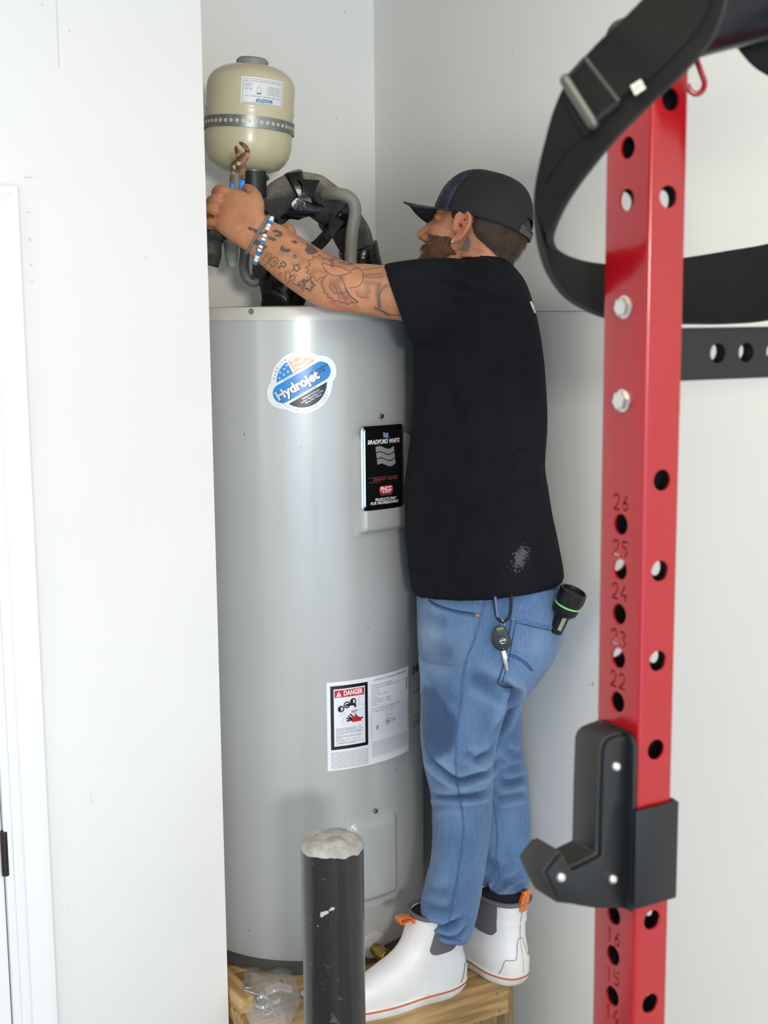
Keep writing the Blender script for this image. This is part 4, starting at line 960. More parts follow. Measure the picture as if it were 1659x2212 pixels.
# ---- nylon belt hung over the bar
BELT = mat('black_nylon', (16, 17, 17), .8, bump=(900, .5, .001), rgb2=(22, 23, 23), nscale=5, spec=.2)
belt = thing('lifting_belt', 'wide black nylon lifting belt looped over the rack bar', 'belt', P(1300, 400, 1.35))
rows = [ # upper/left edge px, Y, lower/right edge px, Y
 (1510, -260, 1.23, 1572, -130, 1.20), (1495, -170, 1.23, 1573, -60, 1.205), (1470, -90, 1.235, 1564, 14, 1.21), (1415, -24, 1.245, 1532, 92, 1.22), (1345, 48, 1.26, 1470, 162, 1.23), (1290, 100, 1.28, 1400, 228, 1.25), (1240, 160, 1.30, 1330, 298, 1.27), (1206, 230, 1.325, 1273, 366, 1.30),
 (1180, 320, 1.35, 1225, 432, 1.34), (1163, 400, 1.37, 1196, 490, 1.375), (1160, 470, 1.395, 1190, 522, 1.42), (1170, 536, 1.425, 1200, 543, 1.47), (1192, 596, 1.46, 1230, 560, 1.53), (1235, 648, 1.50, 1280, 572, 1.58), (1310, 684, 1.56, 1345, 575, 1.63), (1400, 696, 1.61, 1420, 568, 1.67), (1490, 698, 1.65, 1500, 556, 1.69), (1570, 698, 1.67, 1570, 544, 1.70), (1660, 690, 1.68, 1660, 528, 1.70), (1760, 660, 1.66, 1760, 500, 1.68), (1850, 590, 1.60, 1850, 440, 1.62), (1915, 490, 1.53, 1915, 345, 1.55), (1945, 370, 1.45, 1940, 235, 1.48), (1940, 250, 1.37, 1915, 130, 1.40), (1890, 130, 1.31, 1845, 40, 1.33), (1810, 20, 1.26, 1745, -40, 1.28), (1730, -90, 1.24, 1690, -130, 1.25)]
SP = spline(rows, 8)
EA = [P(q[0], q[1], q[2]) for q in SP]; EB = [P(q[3], q[4], q[5]) for q in SP]
ribbon(EA, EB, .009).obj('belt_band', BELT, belt, sharp=60)
# stitched edge binding
BIND = mat('black_binding', (30, 31, 31), .7)
tube([a + (b - a) * .03 for a, b in zip(EA, EB)], .0042, 8).obj('edge_binding', BIND, belt); tube([b + (a - b) * .03 for a, b in zip(EA, EB)], .0042, 8).obj('edge_binding', BIND, belt)
# second layer (hook and loop tail) with its end and buckle
def onbelt(i, t, lift):
    a, b = EA[i], EB[i]; j = min(i + 1, len(EA) - 1); n = (EA[j] - EA[i]).cross(b - a).normalized()
    if n.dot(CAM - a) < 0: n = -n
    return a + (b - a) * t + n * lift
i0, i1 = 12, 38
ribbon([onbelt(i, .02, .004) for i in range(i0, i1)], [onbelt(i, .80, .004) for i in range(i0, i1)], .006).obj('belt_strap', BELT, belt)
ribbon([onbelt(i, .10, .004) for i in range(50, 68)], [onbelt(i, .74 - .02 * (i - 50), .004) for i in range(50, 68)], .005).obj('belt_strap', BELT, belt)
ribbon([onbelt(i, .10, .008) for i in range(36, 53)], [onbelt(i, .74, .008) for i in range(36, 53)], .004).obj('belt_strap', BELT, belt)
ST = mat('dark_steel_buckle', (84, 86, 84), .4, .6)
b4 = [onbelt(49, .03, .009), onbelt(49, .70, .009), onbelt(43, .76, .009), onbelt(43, .06, .009)]
bk = tube([b4[0], b4[1]], .0062, 18, round_ends=True).obj('buckle_roller', ST, belt)
g = tube([b4[1], b4[2]], .0032, 10); g.merge(tube([b4[2], b4[3]], .003, 10)); g.merge(tube([b4[3], b4[0]], .0032, 10)); g.obj('buckle_frame', mat('black_buckle', (44, 45, 44), .4, .4), belt)
tg = [onbelt(41, .93, .010), onbelt(44, .945, .010), onbelt(44, 1.10, .0102), onbelt(41, 1.09, .0102)]
c = P(1378, 188, 1.24); ex = (P(1390, 180, 1.235) - c) ; ey = (P(1372, 178, 1.245) - c)
g = prism([c + ex + ey * .9, c - ex * .9 + ey, c - ex - ey, c + ex * .9 - ey], CAM - c, .0015); tgo = g.obj('size_tag', mat('tag_white', (214, 214, 208), .6), belt, 'small white tag')
g = G(); 
for k in (-.5, 0, .5): q = c + ex * k + (CAM - c).normalized() * .0019; g.add([q - ex * .12 - ey * .5, q + ex * .12 - ey * .5, q + ex * .12 + ey * .5, q - ex * .12 + ey * .5], [(0, 1, 2, 3)])
g.obj('tag_print', mat('tag_grey', (150, 150, 148), .6), tgo, recalc=False)
# the tail of the belt, hanging on the far side of the bar
t1_ = [P(1575, 70, 1.36), P(1600, 110, 1.36), P(1640, 150, 1.36), P(1720, 190, 1.35)]; t2_ = [P(1640, 20, 1.36), P(1680, 60, 1.36), P(1720, 90, 1.36), P(1790, 130, 1.35)]
ribbon(spline(t1_, 5), spline(t2_, 5), .007).obj('belt_tail', BELT, belt)
# ================================================================== the man
SKIN = mat('tanned_skin', (192, 136, 99), .5, rgb2=(176, 120, 86), nscale=26, bump=(420, .25, .0008), subsurf=.12, spec=.4)
nt = SKIN.node_tree; bs = nt.nodes['Principled BSDF']; prev = bs.inputs['Base Color'].links[0].from_socket
for an, cc_ in (('pink', (196, 104, 84)), ('ink', (66, 64, 66))):
    at = nt.nodes.new('ShaderNodeAttribute'); at.attribute_name = an; mx = nt.nodes.new('ShaderNodeMixRGB'); mx.inputs['Color2'].default_value = (*lin(cc_), 1)
    nt.links.new(at.outputs['Fac'], mx.inputs['Fac']); nt.links.new(prev, mx.inputs['Color1']); prev = mx.outputs['Color']
nt.links.new(prev, bs.inputs['Base Color'])
man = thing('person', 'man in black t-shirt, jeans and cap standing on the stand, reaching over the heater', 'person', (.17, 2.78, STAND))

# ---- head frame: looks left, away from us and up
psi, th, ro = math.radians(24), math.radians(15), math.radians(13)
fw = Vector((-math.cos(psi) * math.cos(th), math.sin(psi) * math.cos(th), math.sin(th)))
lf0 = Vector((0, 0, 1)).cross(fw).normalized(); up0 = fw.cross(lf0)
lf = lf0 * math.cos(ro) + up0 * math.sin(ro); hu = up0 * math.cos(ro) - lf0 * math.sin(ro)    # his left points to us
HO = P(1036, 500, 2.80)
HM = Matrix(((fw.x, lf.x, hu.x, HO.x), (fw.y, lf.y, hu.y, HO.y), (fw.z, lf.z, hu.z, HO.z), (0, 0, 0, 1)))
HI = HM.inverted()
def hl(x, y, z): return HM @ Vector((x, y, z))
def headshell(g): return G().merge(g).xf(HM)
body = G()
hd = G()
hd.merge(ellipsoid((-.004, 0, .014), .094, .077, .092, 32, 20)); hd.merge(ellipsoid((.040, 0, -.025), .058, .062, .080, 28, 18))
hd.merge(ellipsoid((.040, 0, -.075), .056, .051, .048, 28, 16)); hd.merge(ellipsoid((.078, 0, -.100), .026, .026, .022, 20, 12))
hd.merge(ellipsoid((.083, 0, .016), .018, .050, .013, 20, 12));
for s in (-1, 1):
    hd.merge(ellipsoid((.066, s * .040, -.030), .028, .024, .024, 16, 10)); hd.merge(ellipsoid((.106, s * .010, -.043), .012, .009, .009, 12, 8))
    hd.merge(ellipsoid((.082, s * .033, .001), .013, .016, .010, 14, 8))
hd.merge(tube([Vector((.090, 0, .014)), Vector((.103, 0, -.006)), Vector((.116, 0, -.028)), Vector((.122, 0, -.037))], [.010, .0095, .0115, .0115], 14, round_ends=True))
hd.merge(ellipsoid((.106, 0, -.045), .013, .009, .008, 14, 8))
hd.merge(ellipsoid((.093, 0, -.068), .014, .024, .0075, 18, 10)); hd.merge(ellipsoid((.090, 0, -.0795), .014, .021, .0075, 18, 10))
def ear(s):
    g = G(); c = Vector((.009, s * .078, -.017))
    R_ = [(.004, -.030), (-.008, -.022), (-.016, -.004), (-.017, .012), (-.010, .026), (.003, .031), (.014, .026), (.018, .014), (.016, .002)]
    pts = [c + Vector((x, s * (.006 + .010 * max(0, -x / .017)), z)) for x, z in R_]
    g.merge(tube([Vector(q) for q in spline(pts, 4)], [.0058] * 4 + [.0048] * (len(spline(pts, 4)) - 4), 10, round_ends=True))
    g.merge(prism([q * .94 + c * .06 - Vector((0, s * .004, 0)) for q in pts], (0, s, 0), .0035))
    g.merge(ellipsoid(c + Vector((.006, s * .008, -.030)), .0072, .0052, .0085, 12, 8)); g.merge(ellipsoid(c + Vector((.016, s * .004, -.006)), .005, .006, .008, 10, 8))
    g.merge(tube([c + Vector((.012, s * .006, .012)), c + Vector((-.004, s * .009, .010)), c + Vector((-.009, s * .010, -.006)), c + Vector((.002, s * .008, -.018))], .0034, 8, round_ends=True))
    return g
hd.merge(ear(1)); hd.merge(ear(-1)); hd.xf(HM); body.merge(hd)
# neck
nb = P(1046, 616, 2.80)
body.merge(loft([[c + (a1 * math.cos(2 * PI * k / 24)) * r1 + a2 * math.sin(2 * PI * k / 24) * r2 for k in range(24)] for c, r1, r2, a1, a2 in (
    (hl(-.020, 0, -.030), .064, .060, fw, lf), (hl(-.030, 0, -.070), .060, .057, fw, lf), (P(1036, 560, 2.80), .056, .060, Vector((-1, 0, 0)), Vector((0, -1, 0))), (P(1040, 590, 2.80), .054, .074, Vector((-1, 0, 0)), Vector((0, -1, 0))), (nb, .060, .10, Vector((-1, 0, 0)), Vector((0, -1, 0))))]))
# trunk under the shirt, legs inside the jeans
trunk = [(960, 1105, 612, .10), (935, 1125, 660, .165), (930, 1140, 760, .17), (930, 1145, 900, .165), (925, 1150, 1050, .155), (930, 1170, 1200, .16), (930, 1180, 1330, .155), (940, 1160, 1440, .14)]
body.merge(loft([pring((l, y), (r, y), 2.80, h, 28) for l, r, y, h in trunk]))
for rows in ([(950, 1110, 1400, 2.71, .08), (935, 1070, 1520, 2.70, .075), (945, 1045, 1660, 2.69, .06), (955, 1040, 1760, 2.68, .055), (950, 1025, 1850, 2.69, .050), (938, 1012, 1940, 2.70, .040), (940, 1002, 2010, 2.70, .034)],
             [(1000, 1140, 1400, 2.88, .08), (1000, 1120, 1520, 2.89, .075), (1015, 1120, 1660, 2.90, .06), (1035, 1130, 1760, 2.91, .055), (1045, 1125, 1850, 2.88, .045), (1056, 1116, 1930, 2.84, .034), (1062, 1112, 1985, 2.80, .030)]):
    body.merge(loft([pring((l, y), (r, y), Y, h, 22) for l, r, y, Y, h in rows]))
# left arm, nearest to us
arm = [((575, 467), (530, 541), 2.745, .024), ((590, 477), (545, 556), 2.74, .0255), ((612, 489), (572, 580), 2.73, .030), ((645, 508), (602, 606), 2.72, .037), ((690, 537), (640, 634), 2.705, .042), ((730, 558), (678, 658), 2.69, .044), ((762, 568), (716, 671), 2.68, .045), ((795, 570), (756, 675), 2.675, .047), ((828, 573), (800, 682), 2.67, .050), ((870, 578), (858, 692), 2.67, .053), ((930, 582), (920, 700), 2.69, .056), ((1000, 585), (1000, 712), 2.74, .06)]
armr = []
for q in spline([a + b + (Y, h) for a, b, Y, h in arm], 3): armr.append(pring((q[0], q[1]), (q[2], q[3]), q[4], q[5], 30, 2.1))
body.merge(loft(armr))
# left hand: back to us, closed on the plier handles
palm = [((572, 464), (528, 541), 2.745, .0235), ((561, 447), (512, 530), 2.752, .0225), ((548, 428), (494, 519), 2.760, .0215), ((530, 414), (478, 506), 2.768, .0200), ((512, 407), (467, 496), 2.775, .018), ((497, 406), (462, 489), 2.780, .015), ((488, 410), (462, 482), 2.784, .011)]
body.merge(loft([pring(a, b, Y, h, 28, 2.3) for a, b, Y, h in palm]))
def finger(pts, rads): 
    q = [P(*p) for p in pts]; sp_ = [Vector(x) for x in spline(q, 4)]; rr = [float(x) for x in np.interp(np.linspace(0, 1, len(sp_)), np.linspace(0, 1, len(rads)), rads)]
    body.merge(tube(sp_, rr, 14, round_ends=True))
finger([(512, 426, 2.785), (486, 413, 2.782), (472, 410, 2.795), (466, 419, 2.825), (482, 428, 2.840), (497, 430, 2.838)], [.0115, .0118, .0105, .0095, .009, .008])
finger([(500, 446, 2.785), (472, 432, 2.780), (458, 432, 2.795), (455, 440, 2.828), (474, 446, 2.842), (490, 448, 2.838)], [.0115, .0118, .0105, .0095, .009, .008])
finger([(494, 466, 2.785), (467, 454, 2.780), (450, 452, 2.794), (447, 462, 2.826), (466, 468, 2.838), (484, 470, 2.834)], [.011, .0115, .0102, .0092, .0088, .0078])
finger([(492, 486, 2.782), (468, 481, 2.780), (450, 480, 2.790), (445, 485, 2.815), (458, 488, 2.828), (474, 489, 2.824)], [.0105, .0108, .0092, .0084, .008, .0072])
finger([(556, 468, 2.752), (557, 440, 2.762), (549, 419, 2.778), (536, 408, 2.800), (524, 412, 2.822), (514, 420, 2.832)], [.014, .0138, .0122, .0108, .0098, .0085])
# right arm: passes behind, its hand steadies the pipe
arm2 = [((1000, 585), (1000, 700), 2.87, .055), ((930, 592), (925, 685), 2.92, .050), ((860, 592), (855, 675), 2.94, .044), ((790, 586), (775, 660), 2.945, .040), ((720, 552), (700, 630), 2.945, .038), ((670, 530), (652, 590), 2.945, .029), ((650, 518), (632, 572), 2.945, .024)]
body.merge(loft([pring(a, b, Y, h, 24) for a, b, Y, h in arm2]))
body.merge(loft([pring(a, b, Y, h, 24, 2.3) for a, b, Y, h in [((655, 517), (632, 575), 2.945, .022), ((640, 506), (610, 566), 2.945, .02), ((622, 500), (592, 556), 2.945, .017), ((612, 500), (584, 548), 2.945, .011)]]))
finger([(632, 512, 2.945), (628, 497, 2.94), (620, 490, 2.945), (608, 492, 2.955)], [.011, .010, .009, .0078])
for pts in ([(620, 512, 2.943), (600, 505, 2.945), (588, 508, 2.955), (583, 516, 2.965)], [(612, 526, 2.943), (592, 520, 2.943), (578, 524, 2.953), (574, 532, 2.963)], [(606, 540, 2.943), (586, 535, 2.943), (573, 540, 2.952), (570, 547, 2.960)], [(604, 551, 2.943), (588, 549, 2.945), (577, 553, 2.953), (574, 558, 2.960)]):
    finger(pts, [.0102, .0102, .009, .0076])
bme = remesh(body, .0032, 3, .5, 'body')
SKL = [  # creases of knuckles, tendons, elbow and nape
 ([(462, 421), (470, 426), (480, 425)], 3, .0016), ([(455, 444), (463, 447), (470, 446)], 3, .002), ([(452, 468), (460, 470), (468, 468)], 3, .0024), ([(541, 407), (534, 417), (524, 421)], 4, .0016),
 ([(558, 455), (562, 470), (560, 488)], 4, .0014), ([(742, 640), (762, 660), (772, 676)], 6, .0018), ([(700, 652), (720, 660), (740, 672)], 5, .0012), ([(505, 505), (525, 490), (545, 478)], 5, .0006)]
carve(bme, SKL)
# tone: ears and elbow a little redder
V = getco(bme); px, py = projn(V); L_ = (V - np.array(HO)) @ np.array([fw, lf, hu]).T
pink = np.zeros(len(V))
pink += .8 * np.exp(-(((L_[:, 0] - .008) / .024) ** 2 + ((np.abs(L_[:, 1]) - .088) / .013) ** 2 + ((L_[:, 2] + .018) / .034) ** 2))
pink += .45 * np.exp(-(((px - 728) / 40) ** 2 + ((py - 655) / 22) ** 2)) + .3 * np.exp(-(((px - 478) / 16) ** 2 + ((py - 450) / 34) ** 2)) + .35 * np.exp(-(((L_[:, 0] - .075) / .02) ** 2 + ((L_[:, 1] - .05) / .025) ** 2 + ((L_[:, 2] + .02) / .022) ** 2))
pink += .7 * np.exp(-(((L_[:, 0] - .10) / .015) ** 2 + (L_[:, 1] / .03) ** 2 + ((L_[:, 2] + .073) / .009) ** 2)) + .3 * np.exp(-(((px - 1035) / 30) ** 2 + ((py - 540) / 25) ** 2)) * (L_[:, 0] < .02)
# soft tattoo shading
ink = np.zeros(len(V)); N = getno(bme); vw = np.array(CAM) - V; vis = ((N * vw).sum(1) > 0) & (V[:, 1] < 2.80) & (px < 880)
T = lambda pts: [(500 + x / 4.366, 400 + y / 4.366) for x, y in pts]
def blob(line, w, k):
    global ink
    D, S = polydist(px, py, T(line)); ink = np.maximum(ink, k * np.exp(-(D / w) ** 2) * vis)
for line, w, k in (([(880, 810), (800, 800), (760, 830)], 6, .4), ([(960, 930), (1010, 1000), (1080, 1060)], 9, .45), ([(1040, 870), (1000, 910), (960, 960)], 7, .4), ([(1260, 860), (1420, 850)], 8, .35), ([(1270, 920), (1390, 930)], 6, .5),
        ([(1390, 940), (1380, 1040), (1400, 1150)], 6, .7), ([(1280, 960), (1300, 1000), (1270, 1030)], 5, .4), ([(1180, 1000), (1230, 1050), (1290, 1060)], 6, .3), ([(1360, 1160), (1480, 1220)], 5, .6), ([(940, 700), (950, 760)], 4, .7), ([(660, 950), (720, 890)], 5, .5), ([(740, 1000), (770, 940)], 4, .5),
        ([(530, 450), (700, 540), (900, 640), (1100, 730)], 6, .35), ([(240, 560), (300, 600), (330, 640)], 6, .35), ([(280, 640), (380, 690)], 6, .3), ([(500, 590), (600, 640), (680, 700)], 7, .25), ([(570, 740), (640, 740), (690, 700)], 5, .3), ([(450, 640), (540, 660), (560, 700)], 5, .3), ([(1400, 1000), (1470, 950)], 5, .4), ([(850, 900), (880, 980), (940, 1060)], 4, .3), ([(820, 680), (900, 720), (960, 700)], 7, .3), ([(1000, 700), (1060, 740), (1150, 750)], 7, .35), ([(1440, 1010), (1430, 1080), (1470, 1160)], 9, .2)): blob(line, w, k)
for nm, arr in (('pink', pink), ('ink', ink)):
    a_ = bme.attributes.new(nm, 'FLOAT', 'POINT'); a_.data.foreach_set('value', np.clip(arr, 0, 1).astype(np.float32))
bodyo = link_mesh('body', bme, SKIN, man)
BV = BVHTree.FromPolygons([tuple(v.co) for v in bme.vertices], [tuple(p.vertices) for p in bme.polygons])
def onbody(x, y, lift=.0005):
    d = (cF + cR * ((x - 829.5) / FPX) + cU * ((1106 - y) / FPX)).normalized(); h = BV.ray_cast(CAM, d)
    return (h[0] + h[1] * lift if h[0] is not None and h[0].y < 3.05 else None)
INKM = mat('tattoo_ink', (86, 74, 69), .6)
def inkline(g, pts, w, n=5):
    sp = [tuple(q) for q in (spline(pts, n) if len(pts) > 2 else [pts[0], ((pts[0][0] + pts[1][0]) / 2, (pts[0][1] + pts[1][1]) / 2), pts[1]])]; prev = None
    for i, (x, y) in enumerate(sp):
        x0, y0 = sp[max(i - 1, 0)]; x1, y1 = sp[min(i + 1, len(sp) - 1)]; l = math.hypot(x1 - x0, y1 - y0) + 1e-6; nx, ny = -(y1 - y0) / l * w / 2, (x1 - x0) / l * w / 2
        a, b = onbody(x + nx, y + ny), onbody(x - nx, y - ny)
        if a is None or b is None: prev = None; continue
        if prev and (prev[0] - a).length < .02: g.add([prev[0], prev[1], b, a], [(0, 1, 2, 3)])
        prev = (a, b)
def inkpoly(g, pts):
    """filled mark, laid on the skin in small cells"""
    xs = [p[0] for p in pts]; ys = [p[1] for p in pts]; st = .9
    def ins(x, y):
        r = False; j = len(pts) - 1
        for i in range(len(pts)):
            if (pts[i][1] > y) != (pts[j][1] > y) and x < (pts[j][0] - pts[i][0]) * (y - pts[i][1]) / (pts[j][1] - pts[i][1]) + pts[i][0]: r = not r
            j = i
        return r
    y = min(ys)
    while y < max(ys):
        x = min(xs)
        while x < max(xs):
            if ins(x + st / 2, y + st / 2):
                q = [onbody(x, y), onbody(x + st, y), onbody(x + st, y + st), onbody(x, y + st)]
                if None not in q: g.add(q, [(0, 1, 2, 3)])
            x += st
        y += st
tg = G()
feath = lambda *p: T(p)
for pts, w in (((( 935, 720), (915, 700), (890, 690), (870, 700), (850, 675), (830, 655), (815, 680), (795, 680), (770, 668), (772, 700), (745, 705), (722, 715), (740, 745), (725, 765), (700, 778), (730, 795), (725, 812), (705, 822), (740, 838), (748, 855), (738, 872), (775, 862), (790, 880), (800, 905), (830, 880), (870, 868), (905, 845)), 1.5),
    (((850, 740), (890, 742), (940, 760), (1010, 765), (1070, 790), (1128, 820), (1080, 842), (1000, 856), (930, 842), (885, 800), (850, 740)), 1.4),
    (((880, 870), (852, 915), (855, 960), (875, 985), (872, 1010), (905, 1030), (910, 1060), (945, 1065), (960, 1090), (1000, 1088), (1020, 1110), (1060, 1105), (1100, 1125), (1130, 1105), (1200, 1105), (1140, 1065), (1100, 1010), (1075, 960), (1050, 900), (1025, 858)), 1.7),
    (((940, 915), (925, 960), (945, 985), (960, 1005), (975, 1030), (990, 1010), (1012, 1030), (1025, 1012), (1045, 1036), (1050, 1010), (1070, 1010)), 1.3), (((1075, 960), (1090, 1010), (1140, 1060), (1200, 1105)), 2.2), (((1010, 940), (1060, 1060), (1100, 1120)), 1.0), (((980, 950), (1010, 1050), (1040, 1100)), 1.0),
    (((1128, 805), (1180, 780), (1225, 800), (1245, 850), (1230, 920), (1180, 960), (1110, 970)), 1.3), (((960, 700), (1000, 690), (1060, 700), (1100, 730), (1150, 745)), 1.2), (((1010, 740), (1050, 730), (1090, 750), (1140, 740)), 1.0), (((960, 700), (955, 730), (975, 750)), 1.4),
    (((290, 720), (310, 680), (345, 648), (375, 645), (365, 690), (330, 740), (300, 760)), 1.3), (((355, 750), (370, 700), (410, 678), (440, 695), (435, 735), (405, 760), (375, 775), (380, 740)), 1.5), (((395, 740), (400, 710), (415, 735), (425, 705)), 1.1),
    (((470, 850), (452, 840), (465, 825), (485, 832)), 1.2), (((520, 900), (505, 860), (515, 828), (545, 820), (560, 850), (545, 900), (530, 930)), 1.5), (((545, 870), (575, 850), (600, 860), (595, 890), (560, 900), (590, 930), (620, 945)), 1.4), (((620, 950), (650, 900), (630, 960), (655, 935), (665, 985), (685, 1005)), 1.3), (((500, 820), (540, 800), (600, 820)), 1.0),
    (((1250, 850), (1300, 845), (1420, 830)), .9), (((1250, 868), (1330, 872), (1430, 862)), .9), (((1240, 800), (1320, 790), (1410, 770)), .8), (((1460, 940), (1420, 980), (1395, 1040), (1390, 1110), (1400, 1160)), 1.8), (((1350, 1150), (1420, 1185), (1490, 1222)), 2.0), (((1440, 1215), (1530, 1225), (1590, 1220)), 1.6), (((1180, 1000), (1190, 1040), (1240, 1060), (1290, 1055)), 1.0), (((560, 870), (600, 840), (625, 860)), 1.0)):
    inkline(tg, T(pts), w, 3)
for x, y, r, a in ((490, 745), (615, 775), (270, 610), (400, 640), (590, 675)) and ((490, 748, 34, .2), (615, 780, 42, .5), (268, 612, 44, .1), (728, 940, 66, .35), (598, 672, 22, .4)):
    k = [(x + (r if i % 2 == 0 else r * .45) * math.sin(a + i * PI / 5), y - (r if i % 2 == 0 else r * .45) * math.cos(a + i * PI / 5)) for i in range(10)]; k.append(k[0])
    for i in range(10): inkline(tg, T(k[i:i + 2]), 1.6)
    for i in range(1, 10, 2):   # dark wedges between the rays
        p_ = k[i]; q0, q1 = k[i - 1], k[(i + 1) % 10]; mid = (x + (p_[0] - x) * 1.75, y + (p_[1] - y) * 1.75)
        inkpoly(tg, T([p_, (p_[0] * .5 + q0[0] * .5, p_[1] * .5 + q0[1] * .5), mid, (p_[0] * .5 + q1[0] * .5, p_[1] * .5 + q1[1] * .5)]))
for pts in (((200, 405), (245, 418), (255, 440), (295, 448), (322, 430), (312, 468), (255, 462), (212, 448)), ((380, 432), (420, 420), (470, 438), (488, 470), (452, 492), (400, 478), (420, 462), (448, 468), (440, 448), (405, 446)), ((205, 498), (262, 520), (275, 556), (238, 568), (192, 540)), ((455, 600), (478, 566), (500, 598), (566, 606), (540, 636), (478, 628)), ((345, 480), (390, 492), (430, 515), (400, 528), (352, 512)), ((150, 400), (185, 392), (205, 420), (180, 430)),
            ((690, 612), (712, 578), (696, 548), (648, 522), (700, 548), (764, 572), (820, 630), (800, 642), (762, 656), (716, 650)), ((560, 530), (600, 520), (630, 545), (600, 556)), ((300, 560), (340, 575), (330, 600), (300, 590)), ((660, 900), (690, 880), (695, 905), (670, 925)), ((440, 770), (455, 760), (462, 780), (448, 790))): inkpoly(tg, T(pts))
tgo = tg.obj('arm_tattoo', INKM, bodyo, 'grey tattoo of stars, script and a bird', recalc=False); tgo['kind'] = 'stuff'
C2 = lambda pts: [(840 + x / 4.1475, 340 + y / 4.1475) for x, y in pts]
tg = G(); inkpoly(tg, C2([(715, 700), (732, 760), (728, 810), (712, 842), (660, 838), (640, 830), (660, 800), (690, 735)])); inkline(tg, C2([(585, 830), (620, 828), (650, 815)]), 2); inkline(tg, C2([(750, 830), (790, 825), (830, 835), (850, 850)]), 1.8); inkline(tg, C2([(770, 850), (800, 845), (810, 860)]), 1.5)
o = tg.obj('neck_tattoo', mat('faded_ink', (120, 104, 98), .6), bodyo, recalc=False); o['kind'] = 'stuff'
# eyes
for s in (1, -1):
    e_ = ellipsoid((.0795, s * .032, -.002), .0112, .0112, .0112, 16, 10).xf(HM).obj('eye', mat('eye_white', (225, 220, 212), .2), bodyo)
    lathe([(.0001, .0115), (.005, .0105), (.0052, .010)], 16, hl(.0795, s * .032, -.002), fw).obj('iris', mat('iris_brown', (70, 50, 36), .15), bodyo)
g = G()
for s in (1, -1):
    for k in range(60): 
        t = k / 59; b_ = Vector((.094 - .026 * t * t, s * (.014 + .040 * t), .016 + .006 * math.sin(t * 2.6) + rnd.uniform(-.003, .003))); g.merge(tube([b_, b_ + Vector((.003, s * .006, .002))], .0005, 4))
    for k in range(16): t = k / 15; b_ = Vector((.089 - .012 * t, s * (.022 + .020 * t), .0035)); g.merge(tube([b_, b_ + Vector((.009, s * .003, .003))], .0004, 4))
g.xf(HM).obj('eyebrow', mat('brow_hair', (84, 60, 42), .7), man)['kind'] = 'stuff'
lathe([(.0001, .006), (.0032, .0055), (.0035, .002), (.0035, 0)], 4, hl(.014, .090, -.053), lf).obj('earring', mat('stud_silver', (210, 210, 205), .12, 1.), man)

# ---- hair and beard: a soft under-layer and many single strands
def shell(name, mask, lift, m, par, nz=60., amp=.002):
    bm = bmesh.new(); bm.from_mesh(bme); co = np.array([v.co for v in bm.verts]); L = (co - np.array(HO)) @ np.array([fw, lf, hu]).T
    keep = mask(L); bm.verts.ensure_lookup_table()
    bmesh.ops.delete(bm, geom=[v for v in bm.verts if keep[v.index] <= .02], context='VERTS')
    bm.normal_update(); bm.verts.ensure_lookup_table()
    co = np.array([v.co for v in bm.verts]); L = (co - np.array(HO)) @ np.array([fw, lf, hu]).T; k = mask(L)
    for v, kk in zip(bm.verts, k): v.co = v.co + v.normal * (-.0008 + lift * kk + amp * kk * noise.noise(v.co * nz))
    for l_ in [l_ for l_ in bm.verts.layers.float.keys()]: bm.verts.layers.float.remove(bm.verts.layers.float[l_])
    me = bpy.data.meshes.new(name); bm.to_mesh(me); bm.free(); me.materials.clear()
    for p in me.polygons: p.use_smooth = True
    return link_mesh(name, me, m, par)
sm = lambda x, a, b: np.clip((x - a) / (b - a), 0, 1)
def m_beard(L):
    x, y, z = L.T
    front = sm(x + .006 * np.sin(z * 260) + .005 * np.sin(z * 90 + 1), .024, .054) * sm(-z, .040 - .30 * np.clip(.058 - x, 0, .06), .062 - .30 * np.clip(.058 - x, 0, .06))
    m = front * (x < .125) * (z > -.15) * (np.abs(y) < .085) * (np.sqrt((L ** 2).sum(1)) < .18)
    lips = np.exp(-(((x - .10) / .018) ** 2 + (y / .022) ** 2 + ((z + .074) / .0085) ** 2)); nose = np.exp(-(((x - .115) / .018) ** 2 + (y / .02) ** 2 + ((z + .043) / .014) ** 2))
    return np.clip(m - 1.2 * lips - 1.6 * nose, 0, 1)
def m_hair(L):
    x, y, z = L.T; a = sm(-x, -.004, .016)
    low = sm(z - .46 * (x + .003), -.022, -.002) ; earz = np.exp(-(((x - .008) / .026) ** 2 + ((np.abs(y) - .092) / .018) ** 2 + ((z + .020) / .042) ** 2))
    side = sm(x, .018, .03) * sm(-x, -.056, -.04) * sm(z, -.012, .006)
    m = np.maximum(a * low, side * .35)
    return np.clip(m - 1.6 * earz, 0, 1) * (z < .11)
BEARD = mat('brown_beard', (104, 70, 46), .8, rgb2=(70, 47, 33), nscale=70, bump=(330, .9, .003)); HAIR = mat('brown_hair', (72, 54, 40), .7, rgb2=(50, 38, 30), nscale=60, bump=(280, .9, .003))
bsh = shell('beard', m_beard, .010, BEARD, man, 55, .004); hsh = shell('hair', m_hair, .005, HAIR, man, 60, .002)
